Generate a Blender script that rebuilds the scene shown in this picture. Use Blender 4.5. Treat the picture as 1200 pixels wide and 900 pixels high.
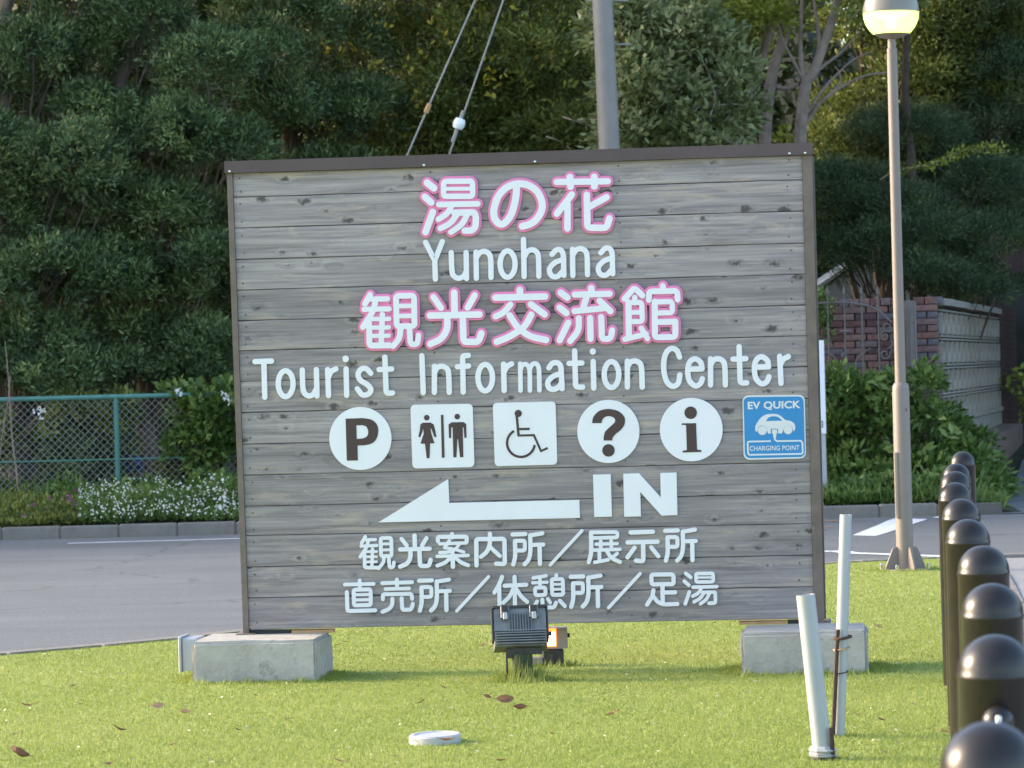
import bpy, bmesh, math, random
import numpy as np
from mathutils import Vector, Matrix

for o in list(bpy.data.objects):
    bpy.data.objects.remove(o, do_unlink=True)
scene = bpy.context.scene
col = scene.collection

# ------------------------------------------------------------------ camera
FPX, EYE, ROLL, PITCH = 4200.0, 1.4, 0.0262, 0.00336
CF = Vector((0, math.cos(PITCH), -math.sin(PITCH)))
_Z = Vector((0, math.sin(PITCH), math.cos(PITCH)))
_X = Vector((1, 0, 0))
CR = _X * math.cos(ROLL) - _Z * math.sin(ROLL)
CU = _X * math.sin(ROLL) + _Z * math.cos(ROLL)
CAM = Vector((0, 0, EYE))
cd = bpy.data.cameras.new('camera')
cam = bpy.data.objects.new('camera', cd)
col.objects.link(cam)
m = Matrix.Identity(4)
for i in range(3):
    m[i][0] = CR[i]; m[i][1] = CU[i]; m[i][2] = -CF[i]; m[i][3] = CAM[i]
cam.matrix_world = m
cd.sensor_width = 36.0
cd.lens = FPX / 1200 * 36
cd.clip_start = 0.5
cd.clip_end = 3000
cd.dof.use_dof = True
cd.dof.focus_distance = 16.9
cd.dof.aperture_fstop = 10.5
scene.camera = cam

# ------------------------------------------------------------------ sky, sun, exposure
SUN_DIR = Vector((-1.0, 0.30, 0.42)).normalized()        # towards the sun: low on the left
elev = math.asin(SUN_DIR.z)
world = bpy.data.worlds.new('World')
scene.world = world
world.use_nodes = True
wn = world.node_tree
wn.nodes.clear()
sky = wn.nodes.new('ShaderNodeTexSky')
sky.sky_type = 'NISHITA'
sky.sun_disc = False
sky.sun_elevation = elev
sky.sun_rotation = math.atan2(SUN_DIR.x, SUN_DIR.y)
sky.air_density = 1.0
sky.dust_density = 2.0
sky.ozone_density = 1.0
bg = wn.nodes.new('ShaderNodeBackground')
bg.inputs['Strength'].default_value = 0.15
wo = wn.nodes.new('ShaderNodeOutputWorld')
wn.links.new(sky.outputs[0], bg.inputs['Color'])
wn.links.new(bg.outputs[0], wo.inputs['Surface'])
sl = bpy.data.lights.new('sun', 'SUN')
sl.energy = 1.75
sl.angle = math.radians(12)
sl.color = (1.0, 0.80, 0.58)
so = bpy.data.objects.new('sun', sl)
col.objects.link(so)
so.location = (-10, 10, 12)
so.rotation_euler = (-SUN_DIR).to_track_quat('-Z', 'Y').to_euler()
scene.view_settings.view_transform = 'Standard'
scene.view_settings.look = 'None'
scene.view_settings.exposure = 2.02
scene.view_settings.gamma = 1.0
scene.render.engine = 'CYCLES'
scene.cycles.max_bounces = 6
scene.cycles.diffuse_bounces = 3
scene.cycles.transparent_max_bounces = 6

random.seed(5)
rng = np.random.default_rng(11)

# ------------------------------------------------------------------ helpers
def at(px, py, Y):
    """the point seen at photo pixel (px, py) at distance Y along +Y"""
    d = CF + CR * ((px - 600) / FPX) + CU * ((450 - py) / FPX)
    return CAM + d * (Y / d.y)

def ground(px, py, z=0.0):
    d = CF + CR * ((px - 600) / FPX) + CU * ((450 - py) / FPX)
    return CAM + d * ((z - EYE) / d.z)

def tag(o, label=None, cat=None, group=None, kind=None):
    if label: o['label'] = label
    if cat: o['category'] = cat
    if group: o['group'] = group
    if kind: o['kind'] = kind
    return o

def empty(name, loc=(0, 0, 0), rz=0.0):
    o = bpy.data.objects.new(name, None)
    o.empty_display_size = 0.2
    o.location = loc
    o.rotation_euler = (0, 0, rz)
    col.objects.link(o)
    return o

def link(name, me, parent=None, loc=None):
    o = bpy.data.objects.new(name, me)
    col.objects.link(o)
    if parent: o.parent = parent
    if loc is not None: o.location = loc
    return o

class MB:
    def __init__(self): self.v = []; self.f = []
    def add(self, vs, fs):
        b = len(self.v)
        self.v += [tuple(v) for v in vs]
        self.f += [tuple(b + i for i in f) for f in fs]
        return self
    def box(self, c, s, rz=0.0, ch=0.0):
        cx, cy, cz = c; sx, sy, sz = s[0] / 2, s[1] / 2, s[2] / 2
        if ch:
            self.prism([(-sx + ch, -sy), (sx - ch, -sy), (sx, -sy + ch), (sx, sy - ch), (sx - ch, sy), (-sx + ch, sy), (-sx, sy - ch), (-sx, -sy + ch)], cz - sz, cz + sz, ch, (cx, cy), rz)
            return self
        vs = []
        for z in (-sz, sz):
            for x, y in ((-sx, -sy), (sx, -sy), (sx, sy), (-sx, sy)):
                vs.append((cx + x * math.cos(rz) - y * math.sin(rz), cy + x * math.sin(rz) + y * math.cos(rz), cz + z))
        return self.add(vs, [(3, 2, 1, 0), (4, 5, 6, 7), (0, 1, 5, 4), (1, 2, 6, 5), (2, 3, 7, 6), (3, 0, 4, 7)])
    def prism(self, pts, z0, z1, ch=0.0, org=(0, 0), rz=0.0):
        """closed convex outline extruded along z, with a small chamfer at the top"""
        n = len(pts)
        mx = sum(p[0] for p in pts) / n; my = sum(p[1] for p in pts) / n
        rings = [(z0, 0.0), (z1 - ch, 0.0)] + ([(z1, ch)] if ch else [])
        vs = []
        for z, d in rings:
            for x, y in pts:
                l = math.hypot(x - mx, y - my) or 1
                X = x - (x - mx) / l * d; Y = y - (y - my) / l * d
                vs.append((org[0] + X * math.cos(rz) - Y * math.sin(rz), org[1] + X * math.sin(rz) + Y * math.cos(rz), z))
        fs = [tuple(reversed(range(n)))]
        for k in range(len(rings) - 1):
            for i in range(n):
                fs.append((k * n + i, k * n + (i + 1) % n, (k + 1) * n + (i + 1) % n, (k + 1) * n + i))
        fs.append(tuple((len(rings) - 1) * n + i for i in range(n)))
        return self.add(vs, fs)
    def tube(self, pts, rad, n=8, cap=True):
        pts = [Vector(p) for p in pts]
        if not hasattr(rad, '__len__'): rad = [rad] * len(pts)
        vs = []; ref = None
        for i, p in enumerate(pts):
            t = (pts[min(i + 1, len(pts) - 1)] - pts[max(i - 1, 0)])
            t = t.normalized() if t.length > 1e-9 else Vector((0, 0, 1))
            if ref is None:
                ref = Vector((0, 1, 0)) if abs(t.y) < 0.9 else Vector((1, 0, 0))
            a = t.cross(ref).normalized(); b = t.cross(a).normalized()
            ref = a.cross(t)
            for k in range(n):
                w = 2 * math.pi * k / n
                vs.append(p + (a * math.cos(w) + b * math.sin(w)) * rad[i])
        fs = []
        for i in range(len(pts) - 1):
            for k in range(n):
                fs.append((i * n + k, i * n + (k + 1) % n, (i + 1) * n + (k + 1) % n, (i + 1) * n + k))
        if cap:
            fs.append(tuple(range(n))[::-1]); fs.append(tuple((len(pts) - 1) * n + k for k in range(n)))
        return self.add(vs, fs)
    def lathe(self, prof, c=(0, 0, 0), n=24):
        vs = []; fs = []
        for r, z in prof:
            for k in range(n):
                w = 2 * math.pi * k / n
                vs.append((c[0] + r * math.cos(w), c[1] + r * math.sin(w), c[2] + z))
        for i in range(len(prof) - 1):
            for k in range(n):
                fs.append((i * n + k, i * n + (k + 1) % n, (i + 1) * n + (k + 1) % n, (i + 1) * n + k))
        if prof[0][0] > 1e-4: fs.append(tuple(range(n))[::-1])
        if prof[-1][0] > 1e-4: fs.append(tuple((len(prof) - 1) * n + k for k in range(n)))
        return self.add(vs, fs)
    def mesh(self, name, mat, smooth=False):
        me = bpy.data.meshes.new(name)
        me.from_pydata(self.v, [], self.f)
        if isinstance(mat, (list, tuple)):
            for q in mat: me.materials.append(q)
        else:
            me.materials.append(mat)
        bm = bmesh.new(); bm.from_mesh(me)
        bmesh.ops.recalc_face_normals(bm, faces=bm.faces)
        bm.to_mesh(me); bm.free()
        if smooth:
            me.polygons.foreach_set('use_smooth', [True] * len(me.polygons))
            try: me.set_sharp_from_angle(angle=math.radians(40))
            except Exception: pass
        me.update()
        return me
    def build(self, name, mat, parent=None, smooth=False, loc=None):
        return link(name, self.mesh(name, mat, smooth), parent, loc)

# ------------------------------------------------------------------ materials
def newmat(name):
    mt = bpy.data.materials.new(name); mt.use_nodes = True
    nt = mt.node_tree; b = nt.nodes['Principled BSDF']
    return mt, nt, b

def N(nt, t, **kw):
    n = nt.nodes.new(t)
    for k, v in kw.items():
        if k in n.inputs: n.inputs[k].default_value = v
        else: setattr(n, k, v)
    return n

def ramp(nt, src, stops):
    r = nt.nodes.new('ShaderNodeValToRGB')
    el = r.color_ramp.elements
    while len(el) < len(stops): el.new(0.5)
    for e, (p, c) in zip(el, stops):
        e.position = p; e.color = (*c, 1) if len(c) == 3 else c
    nt.links.new(src, r.inputs[0])
    return r

def simple(name, c, rough=0.6, metal=0.0, var=0.12, scale=6.0, bump=0.0, bscale=60, spec=0.5, dirt=None, coord='Object'):
    mt, nt, b = newmat(name)
    tc = N(nt, 'ShaderNodeTexCoord')
    ns = N(nt, 'ShaderNodeTexNoise', Scale=scale, Detail=6.0, Roughness=0.65)
    nt.links.new(tc.outputs[coord], ns.inputs['Vector'])
    lo = tuple(max(0, x * (1 - var)) for x in c); hi = tuple(min(1, x * (1 + var)) for x in c)
    r = ramp(nt, ns.outputs['Fac'], [(0.3, lo), (0.7, hi)])
    out = r.outputs[0]
    if dirt:
        n2 = N(nt, 'ShaderNodeTexNoise', Scale=dirt[1], Detail=8.0, Roughness=0.75)
        nt.links.new(tc.outputs[coord], n2.inputs['Vector'])
        r2 = ramp(nt, n2.outputs['Fac'], [(dirt[2], (0, 0, 0)), (dirt[2] + dirt[3], (1, 1, 1))])
        mx = N(nt, 'ShaderNodeMix', data_type='RGBA')
        nt.links.new(r2.outputs[0], mx.inputs[0]); nt.links.new(out, mx.inputs[6])
        mx.inputs[7].default_value = (*dirt[0], 1)
        out = mx.outputs[2]
    nt.links.new(out, b.inputs['Base Color'])
    b.inputs['Roughness'].default_value = rough
    b.inputs['Metallic'].default_value = metal
    b.inputs['Specular IOR Level'].default_value = spec
    if bump:
        n3 = N(nt, 'ShaderNodeTexNoise', Scale=bscale, Detail=5.0)
        nt.links.new(tc.outputs[coord], n3.inputs['Vector'])
        bp = N(nt, 'ShaderNodeBump', Strength=bump, Distance=0.01)
        nt.links.new(n3.outputs['Fac'], bp.inputs['Height'])
        nt.links.new(bp.outputs[0], b.inputs['Normal'])
    return mt

def emissive(name, c, e, strength, base=None):
    mt, nt, b = newmat(name)
    b.inputs['Base Color'].default_value = (*(base or c), 1)
    b.inputs['Emission Color'].default_value = (*e, 1)
    b.inputs['Emission Strength'].default_value = strength
    b.inputs['Roughness'].default_value = 0.3
    return mt

def wood_mat():
    """grey weathered cedar: streaky grain along x, knots, pale scuffs, each plank its own shade"""
    mt, nt, b = newmat('weathered_plank')
    L = nt.links.new
    tc = N(nt, 'ShaderNodeTexCoord'); oi = N(nt, 'ShaderNodeObjectInfo')
    mul = N(nt, 'ShaderNodeMath', operation='MULTIPLY'); mul.inputs[1].default_value = 37.0
    L(oi.outputs['Random'], mul.inputs[0])
    cmb = N(nt, 'ShaderNodeCombineXYZ'); L(mul.outputs[0], cmb.inputs[0]); L(mul.outputs[0], cmb.inputs[1]); L(mul.outputs[0], cmb.inputs[2])
    ad = N(nt, 'ShaderNodeVectorMath', operation='ADD'); L(tc.outputs['Object'], ad.inputs[0]); L(cmb.outputs[0], ad.inputs[1])
    # knot field warps the grain
    km = N(nt, 'ShaderNodeMapping'); km.inputs['Scale'].default_value = (5.0, 9.5, 1.0); L(ad.outputs[0], km.inputs[0])
    vo = N(nt, 'ShaderNodeTexVoronoi', Scale=1.0, Randomness=1.0); vo.voronoi_dimensions = '2D'; L(km.outputs[0], vo.inputs['Vector'])
    kn = ramp(nt, vo.outputs['Distance'], [(0.03, (1, 1, 1)), (0.30, (0, 0, 0))])
    g1 = N(nt, 'ShaderNodeMapping'); g1.inputs['Scale'].default_value = (1.6, 26.0, 1.0); L(ad.outputs[0], g1.inputs[0])
    wp = N(nt, 'ShaderNodeMix', data_type='RGBA', blend_type='ADD'); wp.inputs[0].default_value = 0.6
    L(g1.outputs[0], wp.inputs[6]); L(kn.outputs[0], wp.inputs[7])
    n1 = N(nt, 'ShaderNodeTexNoise', Scale=1.0, Detail=8.0, Roughness=0.62, Distortion=0.6); L(wp.outputs[2], n1.inputs['Vector'])
    g2 = N(nt, 'ShaderNodeMapping'); g2.inputs['Scale'].default_value = (2.6, 95.0, 1.0); L(ad.outputs[0], g2.inputs[0])
    n2 = N(nt, 'ShaderNodeTexNoise', Scale=1.0, Detail=4.0, Roughness=0.5); L(g2.outputs[0], n2.inputs['Vector'])
    base = ramp(nt, n1.outputs['Fac'], [(0.20, (0.150, 0.132, 0.128)), (0.36, (0.226, 0.202, 0.200)), (0.52, (0.284, 0.256, 0.256)), (0.64, (0.335, 0.305, 0.290)), (0.78, (0.46, 0.405, 0.35))])
    fine = ramp(nt, n2.outputs['Fac'], [(0.3, (0.72, 0.72, 0.73)), (0.7, (1.12, 1.12, 1.12))])
    m1 = N(nt, 'ShaderNodeMix', data_type='RGBA', blend_type='MULTIPLY'); m1.inputs[0].default_value = 1.0
    L(base.outputs[0], m1.inputs[6]); L(fine.outputs[0], m1.inputs[7])
    # broad tan scuffs where the grey surface has worn off
    g3 = N(nt, 'ShaderNodeMapping'); g3.inputs['Scale'].default_value = (2.4, 17.0, 1.0); L(ad.outputs[0], g3.inputs[0])
    n3 = N(nt, 'ShaderNodeTexNoise', Scale=1.0, Detail=5.0, Roughness=0.7, Distortion=0.8); L(g3.outputs[0], n3.inputs['Vector'])
    s3 = ramp(nt, n3.outputs['Fac'], [(0.53, (0, 0, 0)), (0.68, (0.68, 0.68, 0.68))])
    m2 = N(nt, 'ShaderNodeMix', data_type='RGBA'); L(s3.outputs[0], m2.inputs[0]); L(m1.outputs[2], m2.inputs[6]); m2.inputs[7].default_value = (0.43, 0.355, 0.285, 1)
    # dark knots only in some cells, broken up
    n4 = N(nt, 'ShaderNodeTexNoise', Scale=1.7, Detail=1.0); L(vo.outputs['Color'], n4.inputs['Vector'])
    sel = N(nt, 'ShaderNodeSeparateColor'); L(vo.outputs['Color'], sel.inputs[0])
    gt = N(nt, 'ShaderNodeMath', operation='GREATER_THAN'); gt.inputs[1].default_value = 0.30; L(sel.outputs[0], gt.inputs[0])
    kd = N(nt, 'ShaderNodeTexNoise', Scale=48.0, Detail=3.0); L(ad.outputs[0], kd.inputs['Vector'])
    kz = N(nt, 'ShaderNodeMath', operation='MULTIPLY_ADD'); kz.inputs[1].default_value = 0.16; L(sel.outputs[1], kz.inputs[0]); L(vo.outputs['Distance'], kz.inputs[2])
    kv = N(nt, 'ShaderNodeMath', operation='MULTIPLY_ADD'); kv.inputs[1].default_value = 0.36; L(kd.outputs['Fac'], kv.inputs[0]); L(kz.outputs[0], kv.inputs[2])
    kr = ramp(nt, kv.outputs[0], [(0.26, (0.9, 0.9, 0.9)), (0.37, (0, 0, 0))])
    km2 = N(nt, 'ShaderNodeMath', operation='MULTIPLY'); L(kr.outputs[0], km2.inputs[0]); L(gt.outputs[0], km2.inputs[1])
    m3 = N(nt, 'ShaderNodeMix', data_type='RGBA'); L(km2.outputs[0], m3.inputs[0]); L(m2.outputs[2], m3.inputs[6]); m3.inputs[7].default_value = (0.060, 0.050, 0.046, 1)
    # per plank brightness
    mr = N(nt, 'ShaderNodeMapRange'); mr.inputs['To Min'].default_value = 0.93; mr.inputs['To Max'].default_value = 1.22
    L(oi.outputs['Random'], mr.inputs[0])
    m4 = N(nt, 'ShaderNodeVectorMath', operation='SCALE'); L(m3.outputs[2], m4.inputs[0]); L(mr.outputs[0], m4.inputs['Scale'])
    L(m4.outputs[0], b.inputs['Base Color'])
    b.inputs['Roughness'].default_value = 0.85
    bp = N(nt, 'ShaderNodeBump', Strength=0.35, Distance=0.004); L(n1.outputs['Fac'], bp.inputs['Height']); L(bp.outputs[0], b.inputs['Normal'])
    return mt

def leaf_mat(name, dark, mid, light, trans=0.25, rough=0.5):
    mt, nt, b = newmat(name)
    a = N(nt, 'ShaderNodeAttribute', attribute_name='tint')
    r = ramp(nt, a.outputs['Fac'], [(0.0, dark), (0.5, mid), (1.0, light)])
    nt.links.new(r.outputs[0], b.inputs['Base Color'])
    b.inputs['Roughness'].default_value = rough
    b.inputs['Specular IOR Level'].default_value = 0.35
    tr = N(nt, 'ShaderNodeBsdfTranslucent')
    nt.links.new(r.outputs[0], tr.inputs['Color'])
    mx = N(nt, 'ShaderNodeMixShader'); mx.inputs[0].default_value = trans
    nt.links.new(b.outputs[0], mx.inputs[1]); nt.links.new(tr.outputs[0], mx.inputs[2])
    nt.links.new(mx.outputs[0], nt.nodes['Material Output'].inputs['Surface'])
    return mt

M = {}
M['plank'] = wood_mat()
M['post'] = simple('brown_painted_steel', (0.150, 0.118, 0.100), 0.6, var=0.22, scale=9, dirt=((0.25, 0.22, 0.19), 22, 0.6, 0.12))
M['cap'] = simple('maroon_brown_capping', (0.085, 0.060, 0.062), 0.45, var=0.12, scale=4)
M['white'] = simple('white_letter_board', (0.76, 0.77, 0.81), 0.35, var=0.03, scale=3)
M['pink'] = simple('pink_letter_edge', (0.78, 0.225, 0.43), 0.4, var=0.04, scale=5)
M['symbol'] = simple('dark_brown_symbol', (0.060, 0.036, 0.036), 0.5, var=0.05)
M['blue'] = simple('blue_enamel', (0.030, 0.235, 0.520), 0.35, var=0.04)
M['greywhite'] = simple('pale_grey_print', (0.66, 0.68, 0.68), 0.45, var=0.04)
M['nail'] = simple('rusty_nail', (0.085, 0.060, 0.050), 0.7)
M['shim'] = simple('tan_timber', (0.42, 0.26, 0.12), 0.8, var=0.2, scale=12)
M['rubber'] = simple('black_rubber', (0.02, 0.02, 0.02), 0.7)
M['concrete'] = simple('stained_concrete', (0.37, 0.35, 0.315), 0.9, var=0.22, scale=5, bump=0.5, bscale=45, dirt=((0.135, 0.135, 0.115), 11, 0.56, 0.20))
M['kerbstone'] = simple('kerb_concrete', (0.185, 0.17, 0.15), 0.9, var=0.18, scale=4, bump=0.3, dirt=((0.12, 0.12, 0.10), 6, 0.55, 0.3))
M['kerb_bed'] = simple('kerb_mortar', (0.12, 0.11, 0.10), 0.95)
M['bollard'] = simple('dark_bronze_paint', (0.019, 0.0155, 0.0135), 0.31, var=0.3, scale=12, spec=0.42, dirt=((0.060, 0.054, 0.048), 30, 0.62, 0.14))
M['chrome'] = simple('chrome', (0.6, 0.6, 0.6), 0.2, metal=1.0)
M['pvc'] = simple('grey_white_pipe', (0.37, 0.39, 0.395), 0.42, var=0.07, scale=5, dirt=((0.38, 0.38, 0.34), 14, 0.62, 0.15))
M['lamp_steel'] = simple('beige_brown_lamp_paint', (0.212, 0.177, 0.155), 0.5, var=0.08, scale=3, dirt=((0.20, 0.165, 0.14), 13, 0.6, 0.15))
M['globe_cap'] = simple('frosted_globe_cap', (0.42, 0.42, 0.36), 0.35, var=0.04)
M['pole'] = simple('weathered_galvanised_pole', (0.215, 0.200, 0.185), 0.55, var=0.12, scale=3)
M['wire'] = simple('galvanised_wire', (0.25, 0.26, 0.25), 0.5, var=0.15, scale=14)
M['porcelain'] = simple('white_porcelain', (0.80, 0.82, 0.82), 0.25, var=0.03)
M['fence_green'] = simple('teal_green_fence_paint', (0.075, 0.20, 0.165), 0.6, var=0.15, scale=9)
M['box_grey'] = simple('grey_steel_box', (0.34, 0.37, 0.40), 0.45, var=0.05)
M['light_body'] = simple('cast_aluminium_housing', (0.155, 0.162, 0.165), 0.5, metal=0.1, var=0.25, scale=18, dirt=((0.30, 0.29, 0.24), 20, 0.60, 0.15))
M['light_dark'] = simple('dark_bracket', (0.035, 0.032, 0.028), 0.6, var=0.3, scale=20)
M['moss'] = simple('mossy_post', (0.040, 0.055, 0.025), 0.95, var=0.4, scale=20, bump=0.6)
M['taupe'] = simple('taupe_housing', (0.30, 0.255, 0.235), 0.5, var=0.06)
M['rust'] = simple('rusty_steel', (0.055, 0.030, 0.022), 0.85, var=0.35, scale=30)
M['bark'] = simple('grey_brown_bark', (0.125, 0.098, 0.075), 0.95, var=0.4, scale=7, bump=1.0, bscale=30)
M['bark_pale'] = simple('pale_bark', (0.235, 0.185, 0.150), 0.95, var=0.35, scale=7, bump=1.0, bscale=30)
M['bark_dark'] = simple('dark_bark', (0.055, 0.040, 0.030), 0.95, var=0.35, scale=6, bump=1.0, bscale=30)
M['mortar'] = simple('dark_mortar', (0.075, 0.065, 0.062), 0.95, var=0.2, scale=20)
M['iron'] = simple('weathered_wrought_iron', (0.120, 0.105, 0.100), 0.6, var=0.2, scale=20)
M['gate_pillar'] = simple('grey_brown_gate_pillar', (0.125, 0.105, 0.100), 0.7, var=0.12, scale=3)
M['block'] = simple('old_concrete_block', (0.27, 0.255, 0.22), 0.95, var=0.28, scale=3, bump=0.4, dirt=((0.14, 0.15, 0.12), 3, 0.52, 0.2))
M['plinth'] = simple('brown_stone_plinth', (0.17, 0.125, 0.105), 0.95, var=0.3, scale=5)
M['dark_brick'] = simple('dark_brown_pillar', (0.055, 0.034, 0.030), 0.9, var=0.35, scale=9)
M['house_pink'] = simple('pink_render', (0.42, 0.27, 0.27), 0.9, var=0.06, scale=2)
M['roof_grey'] = simple('pale_grey_roof', (0.36, 0.40, 0.42), 0.7, var=0.06, scale=2)
M['glass_dark'] = simple('dark_window', (0.03, 0.04, 0.045), 0.15)
M['tarp'] = simple('blue_tarp', (0.02, 0.06, 0.16), 0.6)
M['cap_white'] = simple('white_plastic_cap', (0.42, 0.42, 0.41), 0.5, var=0.05, scale=10)
M['paint'] = simple('white_road_paint', (0.62, 0.64, 0.66), 0.7, var=0.08, scale=12, dirt=((0.22, 0.22, 0.23), 22, 0.64, 0.12))
M['paint_y'] = simple('orange_road_paint', (0.44, 0.22, 0.09), 0.7, var=0.15, scale=12)

def brick_mat():
    mt, nt, b = newmat('old_brick')
    oi = N(nt, 'ShaderNodeObjectInfo'); tc = N(nt, 'ShaderNodeTexCoord')
    r = ramp(nt, oi.outputs['Random'], [(0.0, (0.085, 0.050, 0.050)), (0.18, (0.150, 0.070, 0.064)), (0.4, (0.21, 0.105, 0.088)), (0.55, (0.13, 0.105, 0.112)), (0.72, (0.105, 0.100, 0.115)), (0.86, (0.23, 0.135, 0.112)), (1.0, (0.15, 0.085, 0.085))])
    ns = N(nt, 'ShaderNodeTexNoise', Scale=26.0, Detail=5.0); nt.links.new(tc.outputs['Object'], ns.inputs['Vector'])
    r2 = ramp(nt, ns.outputs['Fac'], [(0.3, (0.7, 0.7, 0.7)), (0.7, (1.25, 1.25, 1.25))])
    mx = N(nt, 'ShaderNodeMix', data_type='RGBA', blend_type='MULTIPLY'); mx.inputs[0].default_value = 1
    nt.links.new(r.outputs[0], mx.inputs[6]); nt.links.new(r2.outputs[0], mx.inputs[7])
    nt.links.new(mx.outputs[2], b.inputs['Base Color']); b.inputs['Roughness'].default_value = 0.9
    return mt
M['brick'] = brick_mat()

def ground_mat(name, cols, s1, s2, rough=0.9, bump=0.3, bs=90):
    mt, nt, b = newmat(name)
    L = nt.links.new
    tc = N(nt, 'ShaderNodeTexCoord')
    n1 = N(nt, 'ShaderNodeTexNoise', Scale=s1, Detail=6.0, Roughness=0.6); L(tc.outputs['Object'], n1.inputs['Vector'])
    n2 = N(nt, 'ShaderNodeTexNoise', Scale=s2, Detail=4.0, Roughness=0.7); L(tc.outputs['Object'], n2.inputs['Vector'])
    r1 = ramp(nt, n1.outputs['Fac'], [(0.25, cols[0]), (0.5, cols[1]), (0.75, cols[2])])
    r2 = ramp(nt, n2.outputs['Fac'], [(0.3, (0.60, 0.60, 0.60)), (0.7, (1.35, 1.35, 1.35))])
    mx = N(nt, 'ShaderNodeMix', data_type='RGBA', blend_type='MULTIPLY'); mx.inputs[0].default_value = 1
    L(r1.outputs[0], mx.inputs[6]); L(r2.outputs[0], mx.inputs[7]); L(mx.outputs[2], b.inputs['Base Color'])
    b.inputs['Roughness'].default_value = rough
    bp = N(nt, 'ShaderNodeBump', Strength=bump, Distance=0.01)
    n3 = N(nt, 'ShaderNodeTexNoise', Scale=bs, Detail=3.0); L(tc.outputs['Object'], n3.inputs['Vector'])
    L(n3.outputs['Fac'], bp.inputs['Height']); L(bp.outputs[0], b.inputs['Normal'])
    return mt
def road_wear(mt):
    nt = mt.node_tree; b = nt.nodes['Principled BSDF']; L = nt.links.new
    src = b.inputs['Base Color'].links[0].from_socket
    tc = N(nt, 'ShaderNodeTexCoord'); mp = N(nt, 'ShaderNodeMapping'); mp.inputs['Scale'].default_value = (0.10, 1.1, 1); L(tc.outputs['Object'], mp.inputs[0])
    n = N(nt, 'ShaderNodeTexNoise', Scale=1.0, Detail=5.0, Roughness=0.6, Distortion=0.4); L(mp.outputs[0], n.inputs['Vector'])
    r = ramp(nt, n.outputs['Fac'], [(0.3, (0.84, 0.84, 0.85)), (0.7, (1.16, 1.15, 1.14))])
    v = N(nt, 'ShaderNodeTexVoronoi', Scale=0.35, feature='DISTANCE_TO_EDGE'); wv = N(nt, 'ShaderNodeTexNoise', Scale=2.2, Detail=4.0); L(tc.outputs['Object'], wv.inputs['Vector'])
    ad = N(nt, 'ShaderNodeMix', data_type='RGBA', blend_type='ADD'); ad.inputs[0].default_value = 0.5; L(tc.outputs['Object'], ad.inputs[6]); L(wv.outputs['Color'], ad.inputs[7]); L(ad.outputs[2], v.inputs['Vector'])
    c = ramp(nt, v.outputs['Distance'], [(0.0, (0.62, 0.62, 0.62)), (0.012, (1, 1, 1))])
    m1 = N(nt, 'ShaderNodeMix', data_type='RGBA', blend_type='MULTIPLY'); m1.inputs[0].default_value = 1; L(src, m1.inputs[6]); L(r.outputs[0], m1.inputs[7])
    m2 = N(nt, 'ShaderNodeMix', data_type='RGBA', blend_type='MULTIPLY'); m2.inputs[0].default_value = 1; L(m1.outputs[2], m2.inputs[6]); L(c.outputs[0], m2.inputs[7])
    L(m2.outputs[2], b.inputs['Base Color'])
M['asphalt'] = ground_mat('asphalt', [(0.098, 0.107, 0.112), (0.120, 0.129, 0.134), (0.142, 0.150, 0.154)], 0.45, 60, 0.85, 0.35, 150)
road_wear(M['asphalt'])
M['sidewalk'] = ground_mat('pale_pavement', [(0.19, 0.19, 0.19), (0.225, 0.225, 0.225), (0.255, 0.255, 0.25)], 0.6, 40, 0.85)
M['lawn'] = ground_mat('lawn_soil_and_thatch', [(0.20, 0.245, 0.050), (0.245, 0.295, 0.062), (0.29, 0.32, 0.085)], 0.9, 25, 1.0, 0.6, 70)
M['earth'] = ground_mat('leafy_earth', [(0.018, 0.020, 0.010), (0.028, 0.032, 0.014), (0.040, 0.042, 0.02)], 0.8, 14, 1.0, 0.7, 30)

M['grass'] = leaf_mat('grass_blade', (0.205, 0.262, 0.052), (0.290, 0.345, 0.080), (0.420, 0.425, 0.150), 0.38, 0.55)
M['yew'] = leaf_mat('dark_needle_leaf', (0.026, 0.048, 0.018), (0.095, 0.150, 0.056), (0.250, 0.320, 0.110), 0.20, 0.5)
M['mixed'] = leaf_mat('mid_green_leaf', (0.050, 0.068, 0.014), (0.160, 0.198, 0.046), (0.320, 0.340, 0.080), 0.34, 0.45)
M['laurel'] = leaf_mat('pale_broad_leaf', (0.085, 0.110, 0.032), (0.200, 0.240, 0.095), (0.380, 0.390, 0.200), 0.28, 0.38)
M['pine'] = leaf_mat('dark_pine_needle', (0.018, 0.034, 0.014), (0.052, 0.090, 0.038), (0.130, 0.185, 0.070), 0.16, 0.55)
M['yellow'] = leaf_mat('yellow_leaf', (0.26, 0.22, 0.02), (0.45, 0.38, 0.04), (0.60, 0.52, 0.10), 0.4, 0.5)
M['lime'] = leaf_mat('lime_leaf', (0.12, 0.16, 0.02), (0.25, 0.30, 0.04), (0.42, 0.45, 0.09), 0.4, 0.5)
M['shrub'] = leaf_mat('fresh_green_leaf', (0.050, 0.095, 0.020), (0.115, 0.190, 0.042), (0.240, 0.310, 0.095), 0.30, 0.42)
M['wood'] = leaf_mat('far_wood_leaf', (0.028, 0.038, 0.010), (0.070, 0.085, 0.022), (0.180, 0.180, 0.045), 0.28, 0.6)
M['petal_w'] = leaf_mat('white_petal', (0.70, 0.70, 0.68), (0.78, 0.78, 0.76), (0.85, 0.85, 0.82), 0.2, 0.6)
M['petal_p'] = leaf_mat('purple_petal', (0.20, 0.03, 0.18), (0.32, 0.05, 0.28), (0.42, 0.10, 0.36), 0.2, 0.6)
M['dead'] = leaf_mat('dead_leaf', (0.13, 0.07, 0.045), (0.24, 0.125, 0.075), (0.40, 0.27, 0.18), 0.15, 0.8)

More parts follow.
